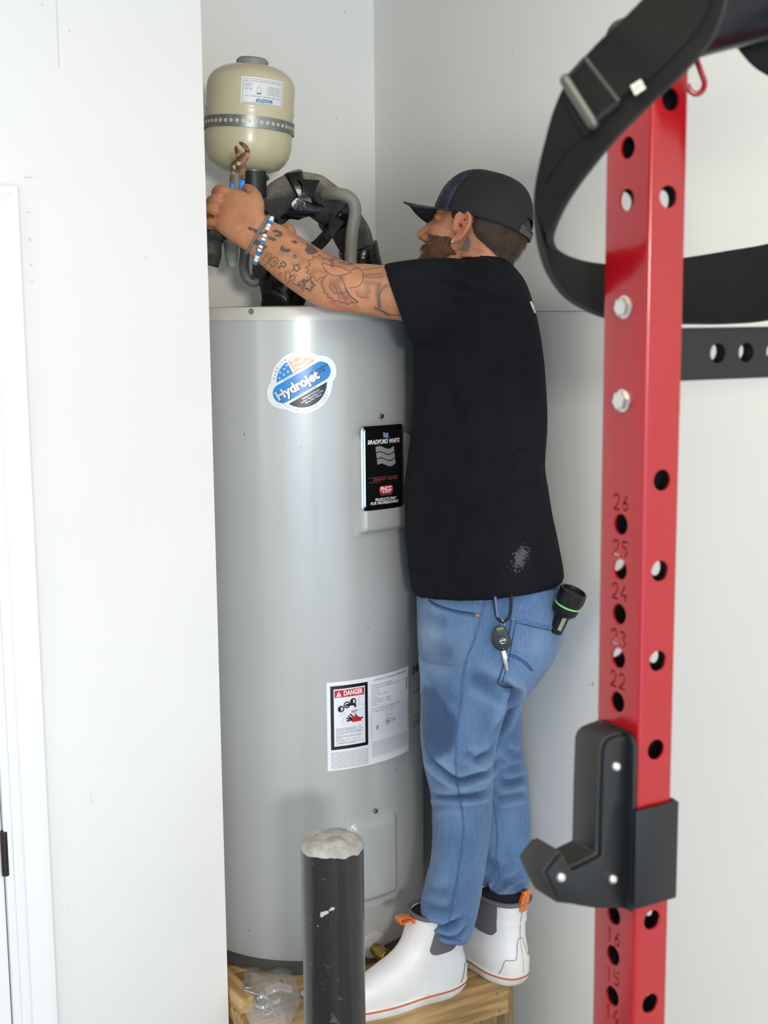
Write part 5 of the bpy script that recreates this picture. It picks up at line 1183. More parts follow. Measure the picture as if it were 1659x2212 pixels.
def strands(name, mask, n, ln_, rad_, drift, m, par, seed, sprd=.35):
    r_ = random.Random(seed); V = getco(bme); N = getno(bme); L = (V - np.array(HO)) @ np.array([fw, lf, hu]).T; k = mask(L); idx = np.nonzero(k > .06)[0]
    g = G()
    if len(idx) == 0: return
    for _ in range(n):
        i = idx[r_.randrange(len(idx))]
        if r_.random() > k[i] + .15: continue
        p = Vector(V[i]); nn = Vector(N[i]); d = (nn * .55 + drift + Vector((r_.uniform(-1, 1), r_.uniform(-1, 1), r_.uniform(-1, 1))) * sprd).normalized(); l = ln_ * (.5 + .6 * r_.random()) * (.35 + .65 * k[i])
        q = p + Vector((r_.uniform(-1, 1), r_.uniform(-1, 1), r_.uniform(-1, 1))) * .0025
        a = q + d * l * .55; b = a + (d * .5 + drift * .9).normalized() * l * .5; w = d.orthogonal().normalized() * rad_
        w2 = d.cross(w).normalized() * rad_
        g.add([q + w, q - w * .5 + w2, q - w * .5 - w2, a + w * .9, a - w * .45 + w2 * .9, a - w * .45 - w2 * .9, b], [(0, 1, 4, 3), (1, 2, 5, 4), (2, 0, 3, 5), (3, 4, 6), (4, 5, 6), (5, 3, 6)])
    o = g.obj(name, m, par, recalc=False); o['kind'] = 'stuff'; return o
strands('beard_hair', m_beard, 5200, .020, .00042, (fw * .25 - hu * .75), mat('beard_strand', (140, 96, 62), .6, rgb2=(86, 58, 40), nscale=200), bsh, 3)
strands('scalp_hair', m_hair, 5200, .015, .00040, (-fw * .25 - hu * .85), mat('hair_strand', (84, 62, 46), .55, rgb2=(52, 40, 32), nscale=200), hsh, 4, .22)

# ---- cap
CAPM_ = mat('black_mesh_cap', (22, 22, 25), .8, wave=(90, .0, (34, 34, 38), 'X'), bump=(700, .6, .0012)); CAMO = mat('navy_camo', (52, 58, 78), .75, rgb2=(30, 34, 44), nscale=38, contrast=(.46, .52), bump=(600, .3, .0008))
def capr(u, v):     # u around (0 = front), v from rim 0 to top 1
    cx, sx = math.cos(u), math.sin(u); zr = .011
    t = v * PI / 2; h = .112 - .028 + .022 * 0 + .004 * cx
    r = math.cos(t) ** .62 if v < 1 else 0
    rim = zr
    return Vector((-.008 + ((.114 if cx > 0 else .098) * r) * cx + .006 * math.sin(2 * t) * (cx > 0) * cx, (.088 * r) * sx, rim + (.121 - rim) * math.sin(t) ** 1.15 + .004 * math.sin(2 * t) * max(cx, 0)))
nU, nV = 72, 16
def capgrid(us, lift=0.):
    v = []
    for j in range(nV + 1):
        for u in us:
            p = capr(u, min(j / nV, .995)); v.append(p + (p - Vector((-.01, 0, .03))).normalized() * lift)
    n = len(us); return G().add(v, [(j * n + i, j * n + i + 1, (j + 1) * n + i + 1, (j + 1) * n + i) for j in range(nV) for i in range(n - 1)])
cap = None
us_b = [math.radians(58) + (math.radians(360 - 116)) * i / 56 for i in range(57)]; us_f = [math.radians(-58) + math.radians(116) * i / 28 for i in range(29)]
def backgap(g):   # half-moon opening above the strap at the back
    keep = []
    for f in g.f:
        c = sum((g.v[i] for i in f), Vector()) / 4
        d = math.hypot(c.y / .036, (c.z - .012) / .040)
        if not (c.x < -.06 and d < 1): keep.append(f)
    g.f = keep; g.mi = [0] * len(keep); return g
g = backgap(capgrid(us_b)); me = g.xf(HM).mesh('cap_crown', recalc=False)
capo = link_mesh('cap', me, CAPM_, man, 'black mesh cap with a navy camouflage front'); md = capo.modifiers.new('s', 'SOLIDIFY'); md.thickness = .0018; md.offset = 1
g = capgrid(us_f, .0006).xf(HM); fo = g.obj('front_panel', CAMO, capo, recalc=False); md = fo.modifiers.new('s', 'SOLIDIFY'); md.thickness = .002; md.offset = 1
ellipsoid((-.008, 0, .1225), .007, .007, .004, 14, 8).xf(HM).obj('button', CAPM_, capo)
# brim
v = []; nb_, nr_ = 36, 10
for j in range(nr_ + 1):
    t = j / nr_
    for i in range(nb_ + 1):
        a = math.radians(-64) + math.radians(128) * i / nb_; b0_ = capr(a, .02); y = b0_.y * (1 + .0 * t)
        ex = .172 - .45 * (abs(b0_.y) / .079) ** 4 * .10; x1 = max(ex, b0_.x + .004); x = b0_.x + (x1 - b0_.x) * t
        v.append(Vector((x, y, b0_.z - .0 + .004 * t - .020 * (b0_.y / .08) ** 2 * t * .9)))
bg_ = G().add(v, [(j * (nb_ + 1) + i, j * (nb_ + 1) + i + 1, (j + 1) * (nb_ + 1) + i + 1, (j + 1) * (nb_ + 1) + i) for j in range(nr_) for i in range(nb_)]).xf(HM)
bo = bg_.obj('brim', CAMO, capo, recalc=False); md = bo.modifiers.new('s', 'SOLIDIFY'); md.thickness = .003; md.offset = 0
# strap, rim band, white logo edge
st_ = [Vector((capr(PI + a, .03).x - .003, capr(PI + a, .03).y, capr(PI + a, .03).z - .0)) for a in np.linspace(-.50, .50, 18)]
ribbon([q - Vector((0, 0, .004)) for q in st_], [q + Vector((-.001, 0, .012)) for q in st_], .002).xf(HM).obj('snap_strap', mat('grey_strap', (66, 66, 68), .5), capo)
g = G()
for i in range(7): q = st_[9 - i] * 1 + Vector((-.0022, 0, .008)); g.merge(tube([q, q + Vector((-.0008, 0, 0))], .0016, 8))
g.xf(HM).obj('strap_hole', BLK, capo)
g = tube([capr(u, .0) + Vector((0, 0, .002)) for u in us_b], .0032, 8).xf(HM); g.obj('sweat_band', CAPM_, capo)
for a_ in (90, 180, 270): 
    pts = [capr(math.radians(a_) + .0, t) for t in np.linspace(.30 if a_ == 180 else .02, .97, 14)]; tube(pts, .0016, 6).xf(HM).obj('cap_seam', mat('cap_seam_black', (15, 15, 17), .8), capo)
g = G()
def capn(u, v): p_ = capr(u, v); return p_ + (p_ - Vector((-.01, 0, .03))).normalized() * .0034
for u0, u1, v0, v1 in ((.02, .34, .30, .34), (.05, .30, .36, .40), (.10, .36, .42, .46), (-.3, .0, .30, .46)): g.add([capn(u0, v0), capn(u1, v0), capn(u1 - .03, v1), capn(u0, v1)], [(0, 1, 2, 3)])
g.xf(HM).obj('cap_logo', pm('cap_white', (210, 212, 215), .6), capo, recalc=False)['kind'] = 'stuff'

# ---- t-shirt
SHIRT = mat('black_cotton', (21, 22, 27), .92, bump=(900, .35, .0006), rgb2=(25, 26, 31), nscale=12, spec=.12)
sh = G()
rows = [(1000, 1088, 551, .066), (985, 1096, 562, .085), (950, 1108, 578, .145), (915, 1128, 605, .185), (900, 1144, 645, .205), (893, 1157, 690, .212), (891, 1170, 760, .213), (893, 1178, 850, .21), (889, 1179, 930, .206), (879, 1174, 1000, .204), (873, 1180, 1050, .204), (873, 1190, 1110, .206), (877, 1202, 1170, .208), (882, 1210, 1215, .208), (886, 1213, 1246, .208)]
rr_ = [pring((q[0], q[2]), (q[1], q[2]), 2.80, q[3], 56, 2.25) for q in spline(rows, 3)]
rr_.append(pring((889, 1270), (1208, 1250), 2.80, .208, 56, 2.25)); rr_.append(pring((893, 1279), (1203, 1254), 2.80, .202, 56, 2.25))
sh.merge(loft(rr_))
sl = [((828, 571), (890, 745), 2.672, .075), ((838, 568), (900, 748), 2.672, .078), ((868, 562), (925, 749), 2.675, .083), ((905, 558), (960, 748), 2.68, .088), ((945, 556), (1000, 747), 2.69, .092), ((985, 558), (1040, 745), 2.71, .095), ((1020, 566), (1064, 738), 2.74, .09), ((1050, 580), (1080, 725), 2.77, .08)]
sh.merge(loft([pring((q[0], q[1]), (q[2], q[3]), q[4], q[5], 48, 2.3) for q in spline([a + b + (Y, h) for a, b, Y, h in sl], 3)]))
sr = [((845, 590), (880, 720), 2.945, .06), ((900, 582), (930, 730), 2.94, .08), ((960, 570), (1010, 730), 2.92, .085), ((1020, 580), (1060, 720), 2.89, .08)]
sh.merge(loft([pring(a, b, Y, h, 40, 2.3) for a, b, Y, h in sr]))
sme = remesh(sh, .0058, 5, .5, 't_shirt')
S2 = C2
carve(sme, [(S2([(740, 880), (830, 1000), (880, 1150), (905, 1250), (950, 1310), (955, 1500), (935, 1690)]), 3, .0026), (S2([(400, 980), (600, 1130), (800, 1220), (1000, 1290), (1250, 1400)]), 10, .007), (S2([(120, 1060), (330, 1200), (560, 1290), (780, 1360)]), 11, .005), (S2([(280, 1300), (480, 1420), (760, 1450)]), 12, .0035), (S2([(560, 960), (720, 1060), (860, 1200)]), 9, .004),
    (S2([(640, 870), (600, 900), (420, 930), (250, 945)]), 7, .004), ([(905, 772), (918, 860), (905, 960), (893, 1040)], 12, .006), ([(1070, 752), (1060, 830), (1080, 930), (1130, 990), (1176, 1000)], 12, .006), ([(1180, 985), (1140, 975), (1090, 1000)], 8, .005), ([(1190, 1050), (1130, 1060), (1060, 1110)], 12, .005), ([(960, 1275), (970, 1180), (1000, 1090)], 14, .005), ([(1205, 1180), (1150, 1190), (1090, 1170)], 12, .004), ([(930, 760), (985, 900), (1000, 1050)], 16, .004), ([(1040, 1280), (1050, 1200), (1100, 1120)], 14, .004), ([(1110, 760), (1140, 840), (1160, 930)], 14, .004),
    ([(888, 1262), (960, 1272), (1060, 1273), (1130, 1261), (1206, 1240)], 2, .0014), ([(840, 570), (870, 650), (903, 745)], 1.8, .0014), (S2([(555, 880), (660, 860), (740, 880), (850, 905), (960, 960)]), 3, .002)], .55)
V = getco(sme); N = getno(sme); setco(sme, V + N * (.0028 * fnoise(V, (9, 9, 5)) + .0012 * fnoise(V, (26, 26, 18), 5.))[:, None])
def keep_clear(me):
    V = getco(me); w = (V - np.array(HC)) @ np.array(U3); V -= np.clip(w - (A_R - .006), 0, 1)[:, None] * np.array(U3)
    d = V[:, :2] - np.array(HC)[:2]; r = np.hypot(d[:, 0], d[:, 1]); k = np.where((V[:, 2] < ZT + .004) & (r < RH + .006), (RH + .006) / r, 1.); V[:, :2] = np.array(HC)[:2] + d * k[:, None]; setco(me, V)
keep_clear(sme)
shirt = link_mesh('t_shirt', sme, SHIRT, man, 'loose black t-shirt with chalky smudge at the hem')
SB = BVHTree.FromPolygons([tuple(v.co) for v in sme.vertices], [tuple(p.vertices) for p in sme.polygons])
def onmesh(bv, x, y, lift):
    d = (cF + cR * ((x - 829.5) / FPX) + cU * ((1106 - y) / FPX)).normalized(); h = bv.ray_cast(CAM, d)
    return (h[0] + h[1] * lift) if h[0] is not None else None
def surf_line(bv, pts, r, lift=0., n=5, seg=6):
    q = [onmesh(bv, x, y, lift) for x, y in [tuple(s[:2]) for s in spline(pts, n)]]; q = [x for x in q if x is not None]
    return tube(q, r, seg) if len(q) > 2 else G()
# collar, smudges, bit of white print on the back
surf_line(SB, S2([(540, 895), (620, 862), (680, 852), (760, 872), (860, 895), (950, 945), (1010, 985)]), .0026, -.0012).obj('collar', mat('black_rib_collar', (21, 22, 27), .9), shirt)
g = G(); r8 = random.Random(8)
for _ in range(420):
    x, y = 1123 + r8.gauss(0, 7), 1206 + r8.gauss(0, 12); x += (1206 - y) * .35; s = abs(r8.gauss(0, 1.5)) + .4
    q = [onmesh(SB, x + s * math.cos(k * 2.1), y + s * math.sin(k * 2.1), .0007) for k in range(3)]
    if None not in q: g.add(q, [(0, 1, 2)])
o = g.obj('chalk_smudge', mat('chalk_dust', (76, 76, 80), .9), shirt, recalc=False); o['kind'] = 'stuff'
g = G()
for pts in ([(1143, 652), (1147, 651), (1152, 660), (1154, 668), (1150, 670)], [(1151, 671), (1155, 668), (1156, 676), (1153, 677)]):
    q = [onmesh(SB, x, y, .0012) for x, y in pts]
    if None not in q: g.add(q, [tuple(range(len(q)))])
g.obj('back_print', pm('shirt_white', (225, 225, 225), .7), shirt, recalc=False)

# ---- jeans
DEN = mat('blue_denim', (62, 92, 134), .85, rgb2=(100, 131, 168), nscale=6, ndetail=6, stretch=(1, 1, .55), bump=(800, .5, .0008), sheen=.15, spec=.25)
nt = DEN.node_tree; N_ = nt.nodes; L_n = nt.links; bs = N_['Principled BSDF']; prev = bs.inputs['Base Color'].links[0].from_socket
tcn = [n for n in N_ if n.bl_idname == 'ShaderNodeTexCoord'][0]
for st, lo, hi, cc_, k in (((760, 760, 60), .5, .8, (128, 156, 190), .5), ((520, 520, 24), .48, .75, (52, 82, 124), .55)):
    mp = N_.new('ShaderNodeMapping'); mp.inputs['Scale'].default_value = st; L_n.new(tcn.outputs['Object'], mp.inputs['Vector']); n = N_.new('ShaderNodeTexNoise'); n.inputs['Scale'].default_value = 1; n.inputs['Detail'].default_value = 2; L_n.new(mp.outputs['Vector'], n.inputs['Vector'])
    mr = N_.new('ShaderNodeMapRange'); mr.inputs['From Min'].default_value = lo; mr.inputs['From Max'].default_value = hi; mr.inputs['To Max'].default_value = k; L_n.new(n.outputs['Fac'], mr.inputs['Value'])
    mx = N_.new('ShaderNodeMixRGB'); mx.inputs['Color2'].default_value = (*lin(cc_), 1); L_n.new(prev, mx.inputs['Color1']); L_n.new(mr.outputs[0], mx.inputs['Fac']); prev = mx.outputs['Color']
for an, cc_ in (('worn', (132, 158, 188)), ('wet', (40, 60, 96))):  # besides wear and the wet patch, both carry painted fold light and shade
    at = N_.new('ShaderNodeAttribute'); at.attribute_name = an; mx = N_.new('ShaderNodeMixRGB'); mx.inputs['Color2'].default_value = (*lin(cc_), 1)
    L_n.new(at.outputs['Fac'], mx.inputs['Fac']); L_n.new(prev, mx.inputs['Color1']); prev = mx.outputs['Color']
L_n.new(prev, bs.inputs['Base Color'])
jn = G()
hip = [(905, 1196, 1225, .178), (902, 1206, 1262, .182), (900, 1212, 1300, .186), (900, 1214, 1345, .188), (902, 1208, 1385, .187), (905, 1190, 1425, .182), (908, 1164, 1462, .174), (911, 1135, 1495, .160), (915, 1110, 1515, .13)]
jn.merge(loft([pring((q[0], q[2]), (q[1], q[2]), 2.80, q[3], 48, 2.3) for q in spline(hip, 3)]))
nl = [(903, 1130, 1420, 1425, 2.715, .098), (907, 1118, 1470, 1475, 2.71, .097), (909, 1098, 1520, 1525, 2.705, .095), (907, 1080, 1570, 1575, 2.70, .091), (911, 1069, 1620, 1625, 2.695, .087), (918, 1066, 1665, 1665, 2.69, .083), (930, 1066, 1710, 1705, 2.685, .080), (935, 1064, 1760, 1755, 2.68, .079), (934, 1058, 1810, 1810, 2.68, .078), (929, 1050, 1860, 1860, 2.68, .076), (917, 1043, 1910, 1905, 2.685, .070), (909, 1037, 1950, 1945, 2.69, .062), (911, 1028, 1980, 1985, 2.695, .056), (918, 1016, 2000, 2020, 2.70, .052), (926, 1003, 2008, 2034, 2.70, .050)]
jn.merge(loft([pring((q[0], q[2]), (q[1], q[3]), q[4], q[5], 44, 2.2) for q in spline(nl, 3)]))
fl_ = [(985, 1160, 1440, 1440, 2.885, .095), (985, 1140, 1490, 1490, 2.89, .094), (985, 1128, 1540, 1540, 2.895, .09), (988, 1130, 1600, 1600, 2.90, .086), (992, 1136, 1650, 1650, 2.905, .08), (1000, 1142, 1705, 1705, 2.905, .078), (1010, 1146, 1760, 1760, 2.905, .076), (1018, 1145, 1810, 1810, 2.895, .074), (1026, 1140, 1865, 1865, 2.875, .070), (1034, 1142, 1910, 1910, 2.85, .066), (1040, 1139, 1950, 1945, 2.825, .060), (1044, 1131, 1978, 1968, 2.81, .054), (1048, 1126, 2003, 1991, 2.80, .050)]
jn.merge(loft([pring((q[0], q[2]), (q[1], q[3]), q[4], q[5], 44, 2.2) for q in spline(fl_, 3)]))
jme = remesh(jn, .0036, 6, .5, 'jeans')
C6 = lambda pts: [(780 + x / 4.1475, 1700 + y / 4.1475) for x, y in pts]; C5 = lambda pts: [(860 + x / 3.95, 1220 + y / 3.95) for x, y in pts]
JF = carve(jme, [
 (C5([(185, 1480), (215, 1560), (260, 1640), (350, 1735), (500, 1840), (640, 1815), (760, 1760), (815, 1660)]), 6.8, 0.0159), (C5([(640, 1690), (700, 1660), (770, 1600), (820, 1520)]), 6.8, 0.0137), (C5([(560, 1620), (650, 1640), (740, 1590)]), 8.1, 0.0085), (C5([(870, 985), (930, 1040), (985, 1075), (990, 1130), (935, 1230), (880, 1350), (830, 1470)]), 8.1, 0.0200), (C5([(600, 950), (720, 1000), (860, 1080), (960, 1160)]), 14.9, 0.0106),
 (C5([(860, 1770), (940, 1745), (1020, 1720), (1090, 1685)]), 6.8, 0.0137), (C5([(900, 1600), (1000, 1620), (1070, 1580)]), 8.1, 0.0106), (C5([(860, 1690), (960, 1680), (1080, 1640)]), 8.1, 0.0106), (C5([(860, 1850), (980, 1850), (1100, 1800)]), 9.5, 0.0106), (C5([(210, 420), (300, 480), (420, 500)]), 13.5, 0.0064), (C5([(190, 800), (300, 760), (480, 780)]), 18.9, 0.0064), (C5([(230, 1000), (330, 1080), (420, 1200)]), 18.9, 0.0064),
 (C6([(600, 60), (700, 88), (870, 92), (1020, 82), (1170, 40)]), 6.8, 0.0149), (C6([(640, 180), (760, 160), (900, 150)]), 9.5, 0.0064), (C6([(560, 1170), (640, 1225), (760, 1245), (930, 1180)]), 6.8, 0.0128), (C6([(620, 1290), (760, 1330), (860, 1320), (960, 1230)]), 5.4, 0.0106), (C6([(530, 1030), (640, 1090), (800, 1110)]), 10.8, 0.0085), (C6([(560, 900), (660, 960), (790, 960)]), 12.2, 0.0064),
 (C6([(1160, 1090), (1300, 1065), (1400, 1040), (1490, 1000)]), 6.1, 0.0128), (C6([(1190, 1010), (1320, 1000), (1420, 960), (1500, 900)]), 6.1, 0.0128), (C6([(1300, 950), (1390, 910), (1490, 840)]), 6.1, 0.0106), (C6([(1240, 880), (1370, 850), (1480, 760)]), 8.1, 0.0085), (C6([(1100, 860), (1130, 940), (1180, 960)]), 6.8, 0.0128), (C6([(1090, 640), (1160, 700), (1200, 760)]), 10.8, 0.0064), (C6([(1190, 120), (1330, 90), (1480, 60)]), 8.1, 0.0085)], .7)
V = getco(jme); N = getno(jme); setco(jme, V + N * (.0022 * fnoise(V, (11, 11, 8)) + .0010 * fnoise(V, (34, 34, 26), 5.))[:, None])
V = getco(jme); px, py = projn(V)
def inpoly(px, py, pts):
    r = np.zeros(px.shape, bool); j = len(pts) - 1
    for i in range(len(pts)):
        c = ((pts[i][1] > py) != (pts[j][1] > py)) & (px < (pts[j][0] - pts[i][0]) * (py - pts[i][1]) / (pts[j][1] - pts[i][1] + 1e-9) + pts[i][0]); r ^= c; j = i
    return r
near_ = V[:, 1] < 2.74
wet = inpoly(px + 5 * fnoise(V, (60, 60, 60)), py + 6 * fnoise(V, (60, 60, 60), 3), C5([(200, 1030), (330, 1040), (400, 1180), (500, 1330), (490, 1520), (430, 1600), (330, 1660), (290, 1690), (220, 1560), (195, 1300)])).astype(float) * near_ * .72
worn = np.zeros(len(V))  # real wear, plus the painted light on the fold ridges
for cx_, cy_, sx_, sy_, k in ((930, 1400, 30, 70, .55), (1000, 1400, 40, 60, .3), (1005, 1560, 30, 80, .25), (965, 1650, 30, 30, .3), (1165, 1400, 30, 40, .35), (985, 1770, 35, 60, .3), (960, 1880, 30, 50, .2), (1100, 1780, 30, 70, .2)): worn += k * np.exp(-((px - cx_) / sx_) ** 2 - ((py - cy_) / sy_) ** 2)
worn += np.clip(JF / .010, 0, 1) * .35; crease_shade = np.clip(-JF / .012, 0, 1) * .55  # lit ridges and shaded valleys of the folds, painted into the colour
worn *= np.clip(1. + .8 * fnoise(V, (22, 22, 14)), 0, 1.6)
ed = np.array([e.vertices[:] for e in jme.edges])
def soften(a, k):
    cnt = np.bincount(ed.ravel(), minlength=len(a))
    for _ in range(k): a = .4 * a + .6 * (np.bincount(ed[:, 0], a[ed[:, 1]], len(a)) + np.bincount(ed[:, 1], a[ed[:, 0]], len(a))) / np.maximum(cnt, 1)
    return a
wet = soften(wet, 4)
for nm, arr in (('worn', worn), ('wet', np.maximum(wet, crease_shade))):  # worn also holds painted fold light; the wet patch shares its attribute with the painted fold shade
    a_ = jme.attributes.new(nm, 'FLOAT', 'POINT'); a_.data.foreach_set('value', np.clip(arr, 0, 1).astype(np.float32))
keep_clear(jme)
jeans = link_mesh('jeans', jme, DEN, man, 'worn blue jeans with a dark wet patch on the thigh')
JB = BVHTree.FromPolygons([tuple(v.co) for v in jme.vertices], [tuple(p.vertices) for p in jme.polygons])
SEAM = mat('denim_seam', (66, 100, 146), .85, rgb2=(86, 118, 160), nscale=120); DARKS = mat('denim_stitch_dark', (44, 66, 102), .85); TAN = mat('tan_stitch', (176, 138, 84), .8)
def seam(pts, r=.0022, m=SEAM, lift=.0002, name='seam'): surf_line(JB, pts, r, lift, 9).obj(name, m, jeans)
seam(C5([(745, 285), (730, 350), (700, 460), (650, 640), (600, 760), (570, 870), (550, 1000), (535, 1180), (515, 1320), (497, 1500), (492, 1700), (505, 1890)]))
seam(C6([(870, 0), (885, 100), (912, 240), (918, 420), (895, 600), (865, 800), (830, 1000), (795, 1170), (770, 1290)]))
seam(C6([(1180, 60), (1210, 260), (1225, 450), (1215, 620), (1248, 740), (1230, 850), (1150, 930), (1090, 990), (1100, 1080), (1140, 1170)]), .0024)
seam(C5([(262, 300), (340, 345), (480, 390), (600, 410), (690, 425)]), .0020, DARKS, -.0002); seam(C5([(270, 320), (345, 365), (480, 408), (600, 428), (660, 440)]), .0020)
seam(C5([(960, 450), (1040, 470), (1150, 500), (1280, 530), (1400, 545)]), .0030, SEAM, .0); seam(C5([(1010, 495), (1100, 515), (1250, 550), (1390, 575)]), .0012, DARKS)
seam(C5([(965, 460), (950, 560), (930, 700), (900, 850), (868, 950), (852, 1000), (890, 1040), (980, 1050)]), .0018, DARKS); seam(C5([(1005, 470), (985, 580), (960, 720), (930, 860), (900, 960), (890, 1000)]), .0010, DARKS)
seam(C5([(950, 760), (1020, 785), (1100, 840), (1150, 905)]), .0012, DARKS); seam(C5([(945, 775), (1015, 800), (1085, 850), (1135, 905)]), .0012, DARKS)
seam(C5([(968, 458), (990, 460), (1015, 462)]), .0016, TAN, .0012, 'bar_tack'); seam(C5([(1040, 250), (1150, 235), (1260, 215), (1360, 205)]), .0016, DARKS); seam(C5([(1050, 225), (1160, 212), (1260, 195), (1360, 182)]), .0022)
c = onmesh(JB, *C5([(678, 428)])[0], .0); lathe([(.0052, 0), (.0052, .0015), (.0035, .0024), (.0034, .0016), (.0012, .0016), (.0001, .0022)], 18, c, (CAM - c)).obj('rivet', mat('copper_rivet', (170, 120, 84), .35, .9), jeans)
# hems
def hem(pts, r): surf_line(JB, pts, r, -.001, 6, 8).obj('hem', SEAM, jeans)
hem(C6([(620, 1300), (700, 1340), (800, 1370), (900, 1380)]), .0030); hem(C6([(1130, 1180), (1230, 1185), (1340, 1165), (1440, 1130)]), .0030)

# ---- rubber deck boots
BOOT = mat('white_rubber', (226, 224, 224), .42, rgb2=(212, 208, 200), nscale=9, contrast=(.45, .75), bump=(40, .05)); SOLE = mat('white_sole', (228, 227, 222), .5, rgb2=(206, 200, 186), nscale=14); ORS = mat('orange_line', (206, 92, 56), .5)
GORE = mat('grey_gore', (98, 95, 100), .7, bump=(500, .3)); ORT = mat('orange_tab', (240, 112, 22), .6); GRT = mat('tab_grey_stripe', (140, 130, 128), .6); DKT = mat('boot_inside', (24, 22, 30), .8); TOEL = mat('boot_line', (150, 140, 140), .6); HEELC = mat('heel_cap_rubber', (222, 219, 212), .5)
LV = [ # z, back x, front x, half width, width position
 (.004, .010, .298, .046), (.014, .002, .308, .050), (.027, .000, .309, .050), (.040, -.001, .307, .050), (.055, -.001, .300, .050), (.068, .001, .284, .049), (.080, .004, .255, .048), (.092, .007, .225, .047), (.105, .009, .190, .046), (.120, .010, .166, .046), (.138, .010, .150, .047), (.158, .007, .142, .048), (.178, .003, .132, .050), (.196, .000, .129, .052)]
LV2 = spline(LV, 3)
def boot(heel, dirv, lift, lean, name_lbl, rear=.012):
    d = Vector(dirv).normalized(); s = Vector((-d.y, d.x, 0)); u_ = Vector((0, 0, 1))
    def loc(x, y, z): 
        k = max(z - .07, 0); return heel + d * (x + lean[0] * k) + s * (y + lean[1] * k) + u_ * (z + lift + 0)
    def pt(t, a, off=0.):
        """t level index (float), a angle (0 = toe, pi/2 = side s)"""
        i = min(int(t), len(LV2) - 2); q = LV2[i] + (LV2[i + 1] - LV2[i]) * (t - i); z, xb, xf, hw = q; cx = xb + .075; c_, s_ = math.cos(a), math.sin(a)
        low = max(0, 1 - z / .1); ex = 2.4
        if c_ >= 0: rx = xf - cx
        else: rx = cx - xb
        rr = (abs(c_) ** ex + abs(s_) ** ex) ** (-1 / ex); x = cx + c_ * rr * rx; y = s_ * rr * hw
        tt = (x - xb) / max(xf - xb, .01); y *= 1 - low * .16 * math.exp(-((tt - .42) / .16) ** 2) - .10 * low * math.exp(-((tt - .08) / .12) ** 2)
        n = Vector((c_ * rr / max(rx, .02), s_ * rr / hw, 0)).normalized() * off
        return loc(x + n.x, y + n.y, z)
    nA = 64; AN = [2 * PI * k / nA for k in range(nA)]; top_ = len(LV2) - 1
    lvl = lambda z: float(np.interp(z, [q[0] for q in LV2], range(len(LV2))))
    rings = [[pt(t, a) for a in AN] for t in np.arange(lvl(.024), top_ + .01, 1)] 
    t_end = rings[-1]
    cxy = sum(t_end, Vector()) / nA
    rings.append([q + (cxy - q) * .06 + u_ * .001 for q in t_end]); rings.append([q + (cxy - q) * .10 - u_ * .006 for q in t_end]); rings.append([q + (cxy - q) * .10 - u_ * .05 for q in t_end])
    b = G().add([p for r in rings for p in r], grid_faces(len(rings), nA, True, True)).obj('boot', BOOT, man, name_lbl)
    # dark lining inside the collar
    loft([[q + (cxy - q) * .115 - u_ * .002 for q in t_end], [q + (cxy - q) * .115 - u_ * .012 for q in t_end], [q + (cxy - q) * .5 - u_ * .012 for q in t_end]]).obj('boot_lining', DKT, b)
    sr_ = [[pt(t, a, o_) for a in AN] for t, o_ in ((lvl(.0045), -.006), (lvl(.006), .0005), (lvl(.012), .0030), (lvl(.026), .0030), (lvl(.0285), .0008))]
    for r in sr_[:2]:
        for q in r: q.z = heel.z + lift + (.0 if r is sr_[0] else .002)
    loft(sr_).obj('sole', SOLE, b)
    z1, z2 = lvl(.0205), lvl(.0245)
    G().add([pt(t, a, .0036) for t in (z1, z2) for a in AN], grid_faces(2, nA, True, False)).obj('sole_stripe', ORS, b, recalc=False)
    # grey collar roll and elastic side panels
    tube([pt(top_ - .4, a, .0006) for a in AN] + [pt(top_ - .4, 0, .0006)], .0052, 8).obj('collar', GORE, b)
    def patch(name, m, fn, nu, nv, off):
        v = [pt(*fn(i / nu, j / nv), off) for j in range(nv + 1) for i in range(nu + 1)]
        return G().add(v, [(j * (nu + 1) + i, j * (nu + 1) + i + 1, (j + 1) * (nu + 1) + i + 1, (j + 1) * (nu + 1) + i) for j in range(nv) for i in range(nu)]).obj(name, m, b, recalc=False)
    for sg in (1, -1):
        def fn(a, t):
            zlow = .112 + .016 * (abs(a - .5) * 2) ** 4; z = zlow + (.196 - zlow) * t; aa = (1.20 + (2.12 - 1.20) * a) + .10 * (1 - t) * (a - .5); return lvl(z), sg * aa
        patch('elastic_panel', GORE, fn, 16, 12, .0012)
    # heel cap and its outline
    def hz(a):
        e_ = min(a, 1 - a); k = min(max((e_ - .0) / .13, 0), 1); return .030 + .036 * k * k * (3 - 2 * k) + .045 * math.exp(-((a - .5) / .13) ** 4)
    patch('heel_cap', HEELC, lambda a, t: (lvl(.028 + (hz(a) - .028) * t), PI - 1.02 + 2.04 * a), 30, 8, .0013)
    tube([pt(lvl(hz(a)), PI - 1.02 + 2.04 * a, .0014) for a in np.linspace(0, 1, 31)], .0009, 5).obj('heel_line', TOEL, b)
    tube([pt(t, PI, .0012) for t in np.linspace(lvl(.03), top_ - 1, 14)], .0008, 5).obj('back_seam', TOEL, b)
    # pull tabs, front and rear
    for ang_, up_, out_ in ((0., .004, .036), (PI, .030, rear)):
        base = pt(top_ - .6, ang_, .002); o_ = (pt(top_, ang_, .01) - pt(top_, ang_, 0)).normalized(); w_ = .0115
        pth = [base - u_ * .016, base + o_ * out_ * .25 + u_ * up_ * .2, base + o_ * out_ * .75 + u_ * up_ * .9, base + o_ * out_ + u_ * (up_ - .002), base + o_ * (out_ - .002) + u_ * (up_ - .012 if ang_ == 0 else up_ + .004), base + o_ * out_ * .4 + u_ * (up_ - .010 if ang_ == 0 else up_ * .9), base - u_ * .004 - o_ * .006]
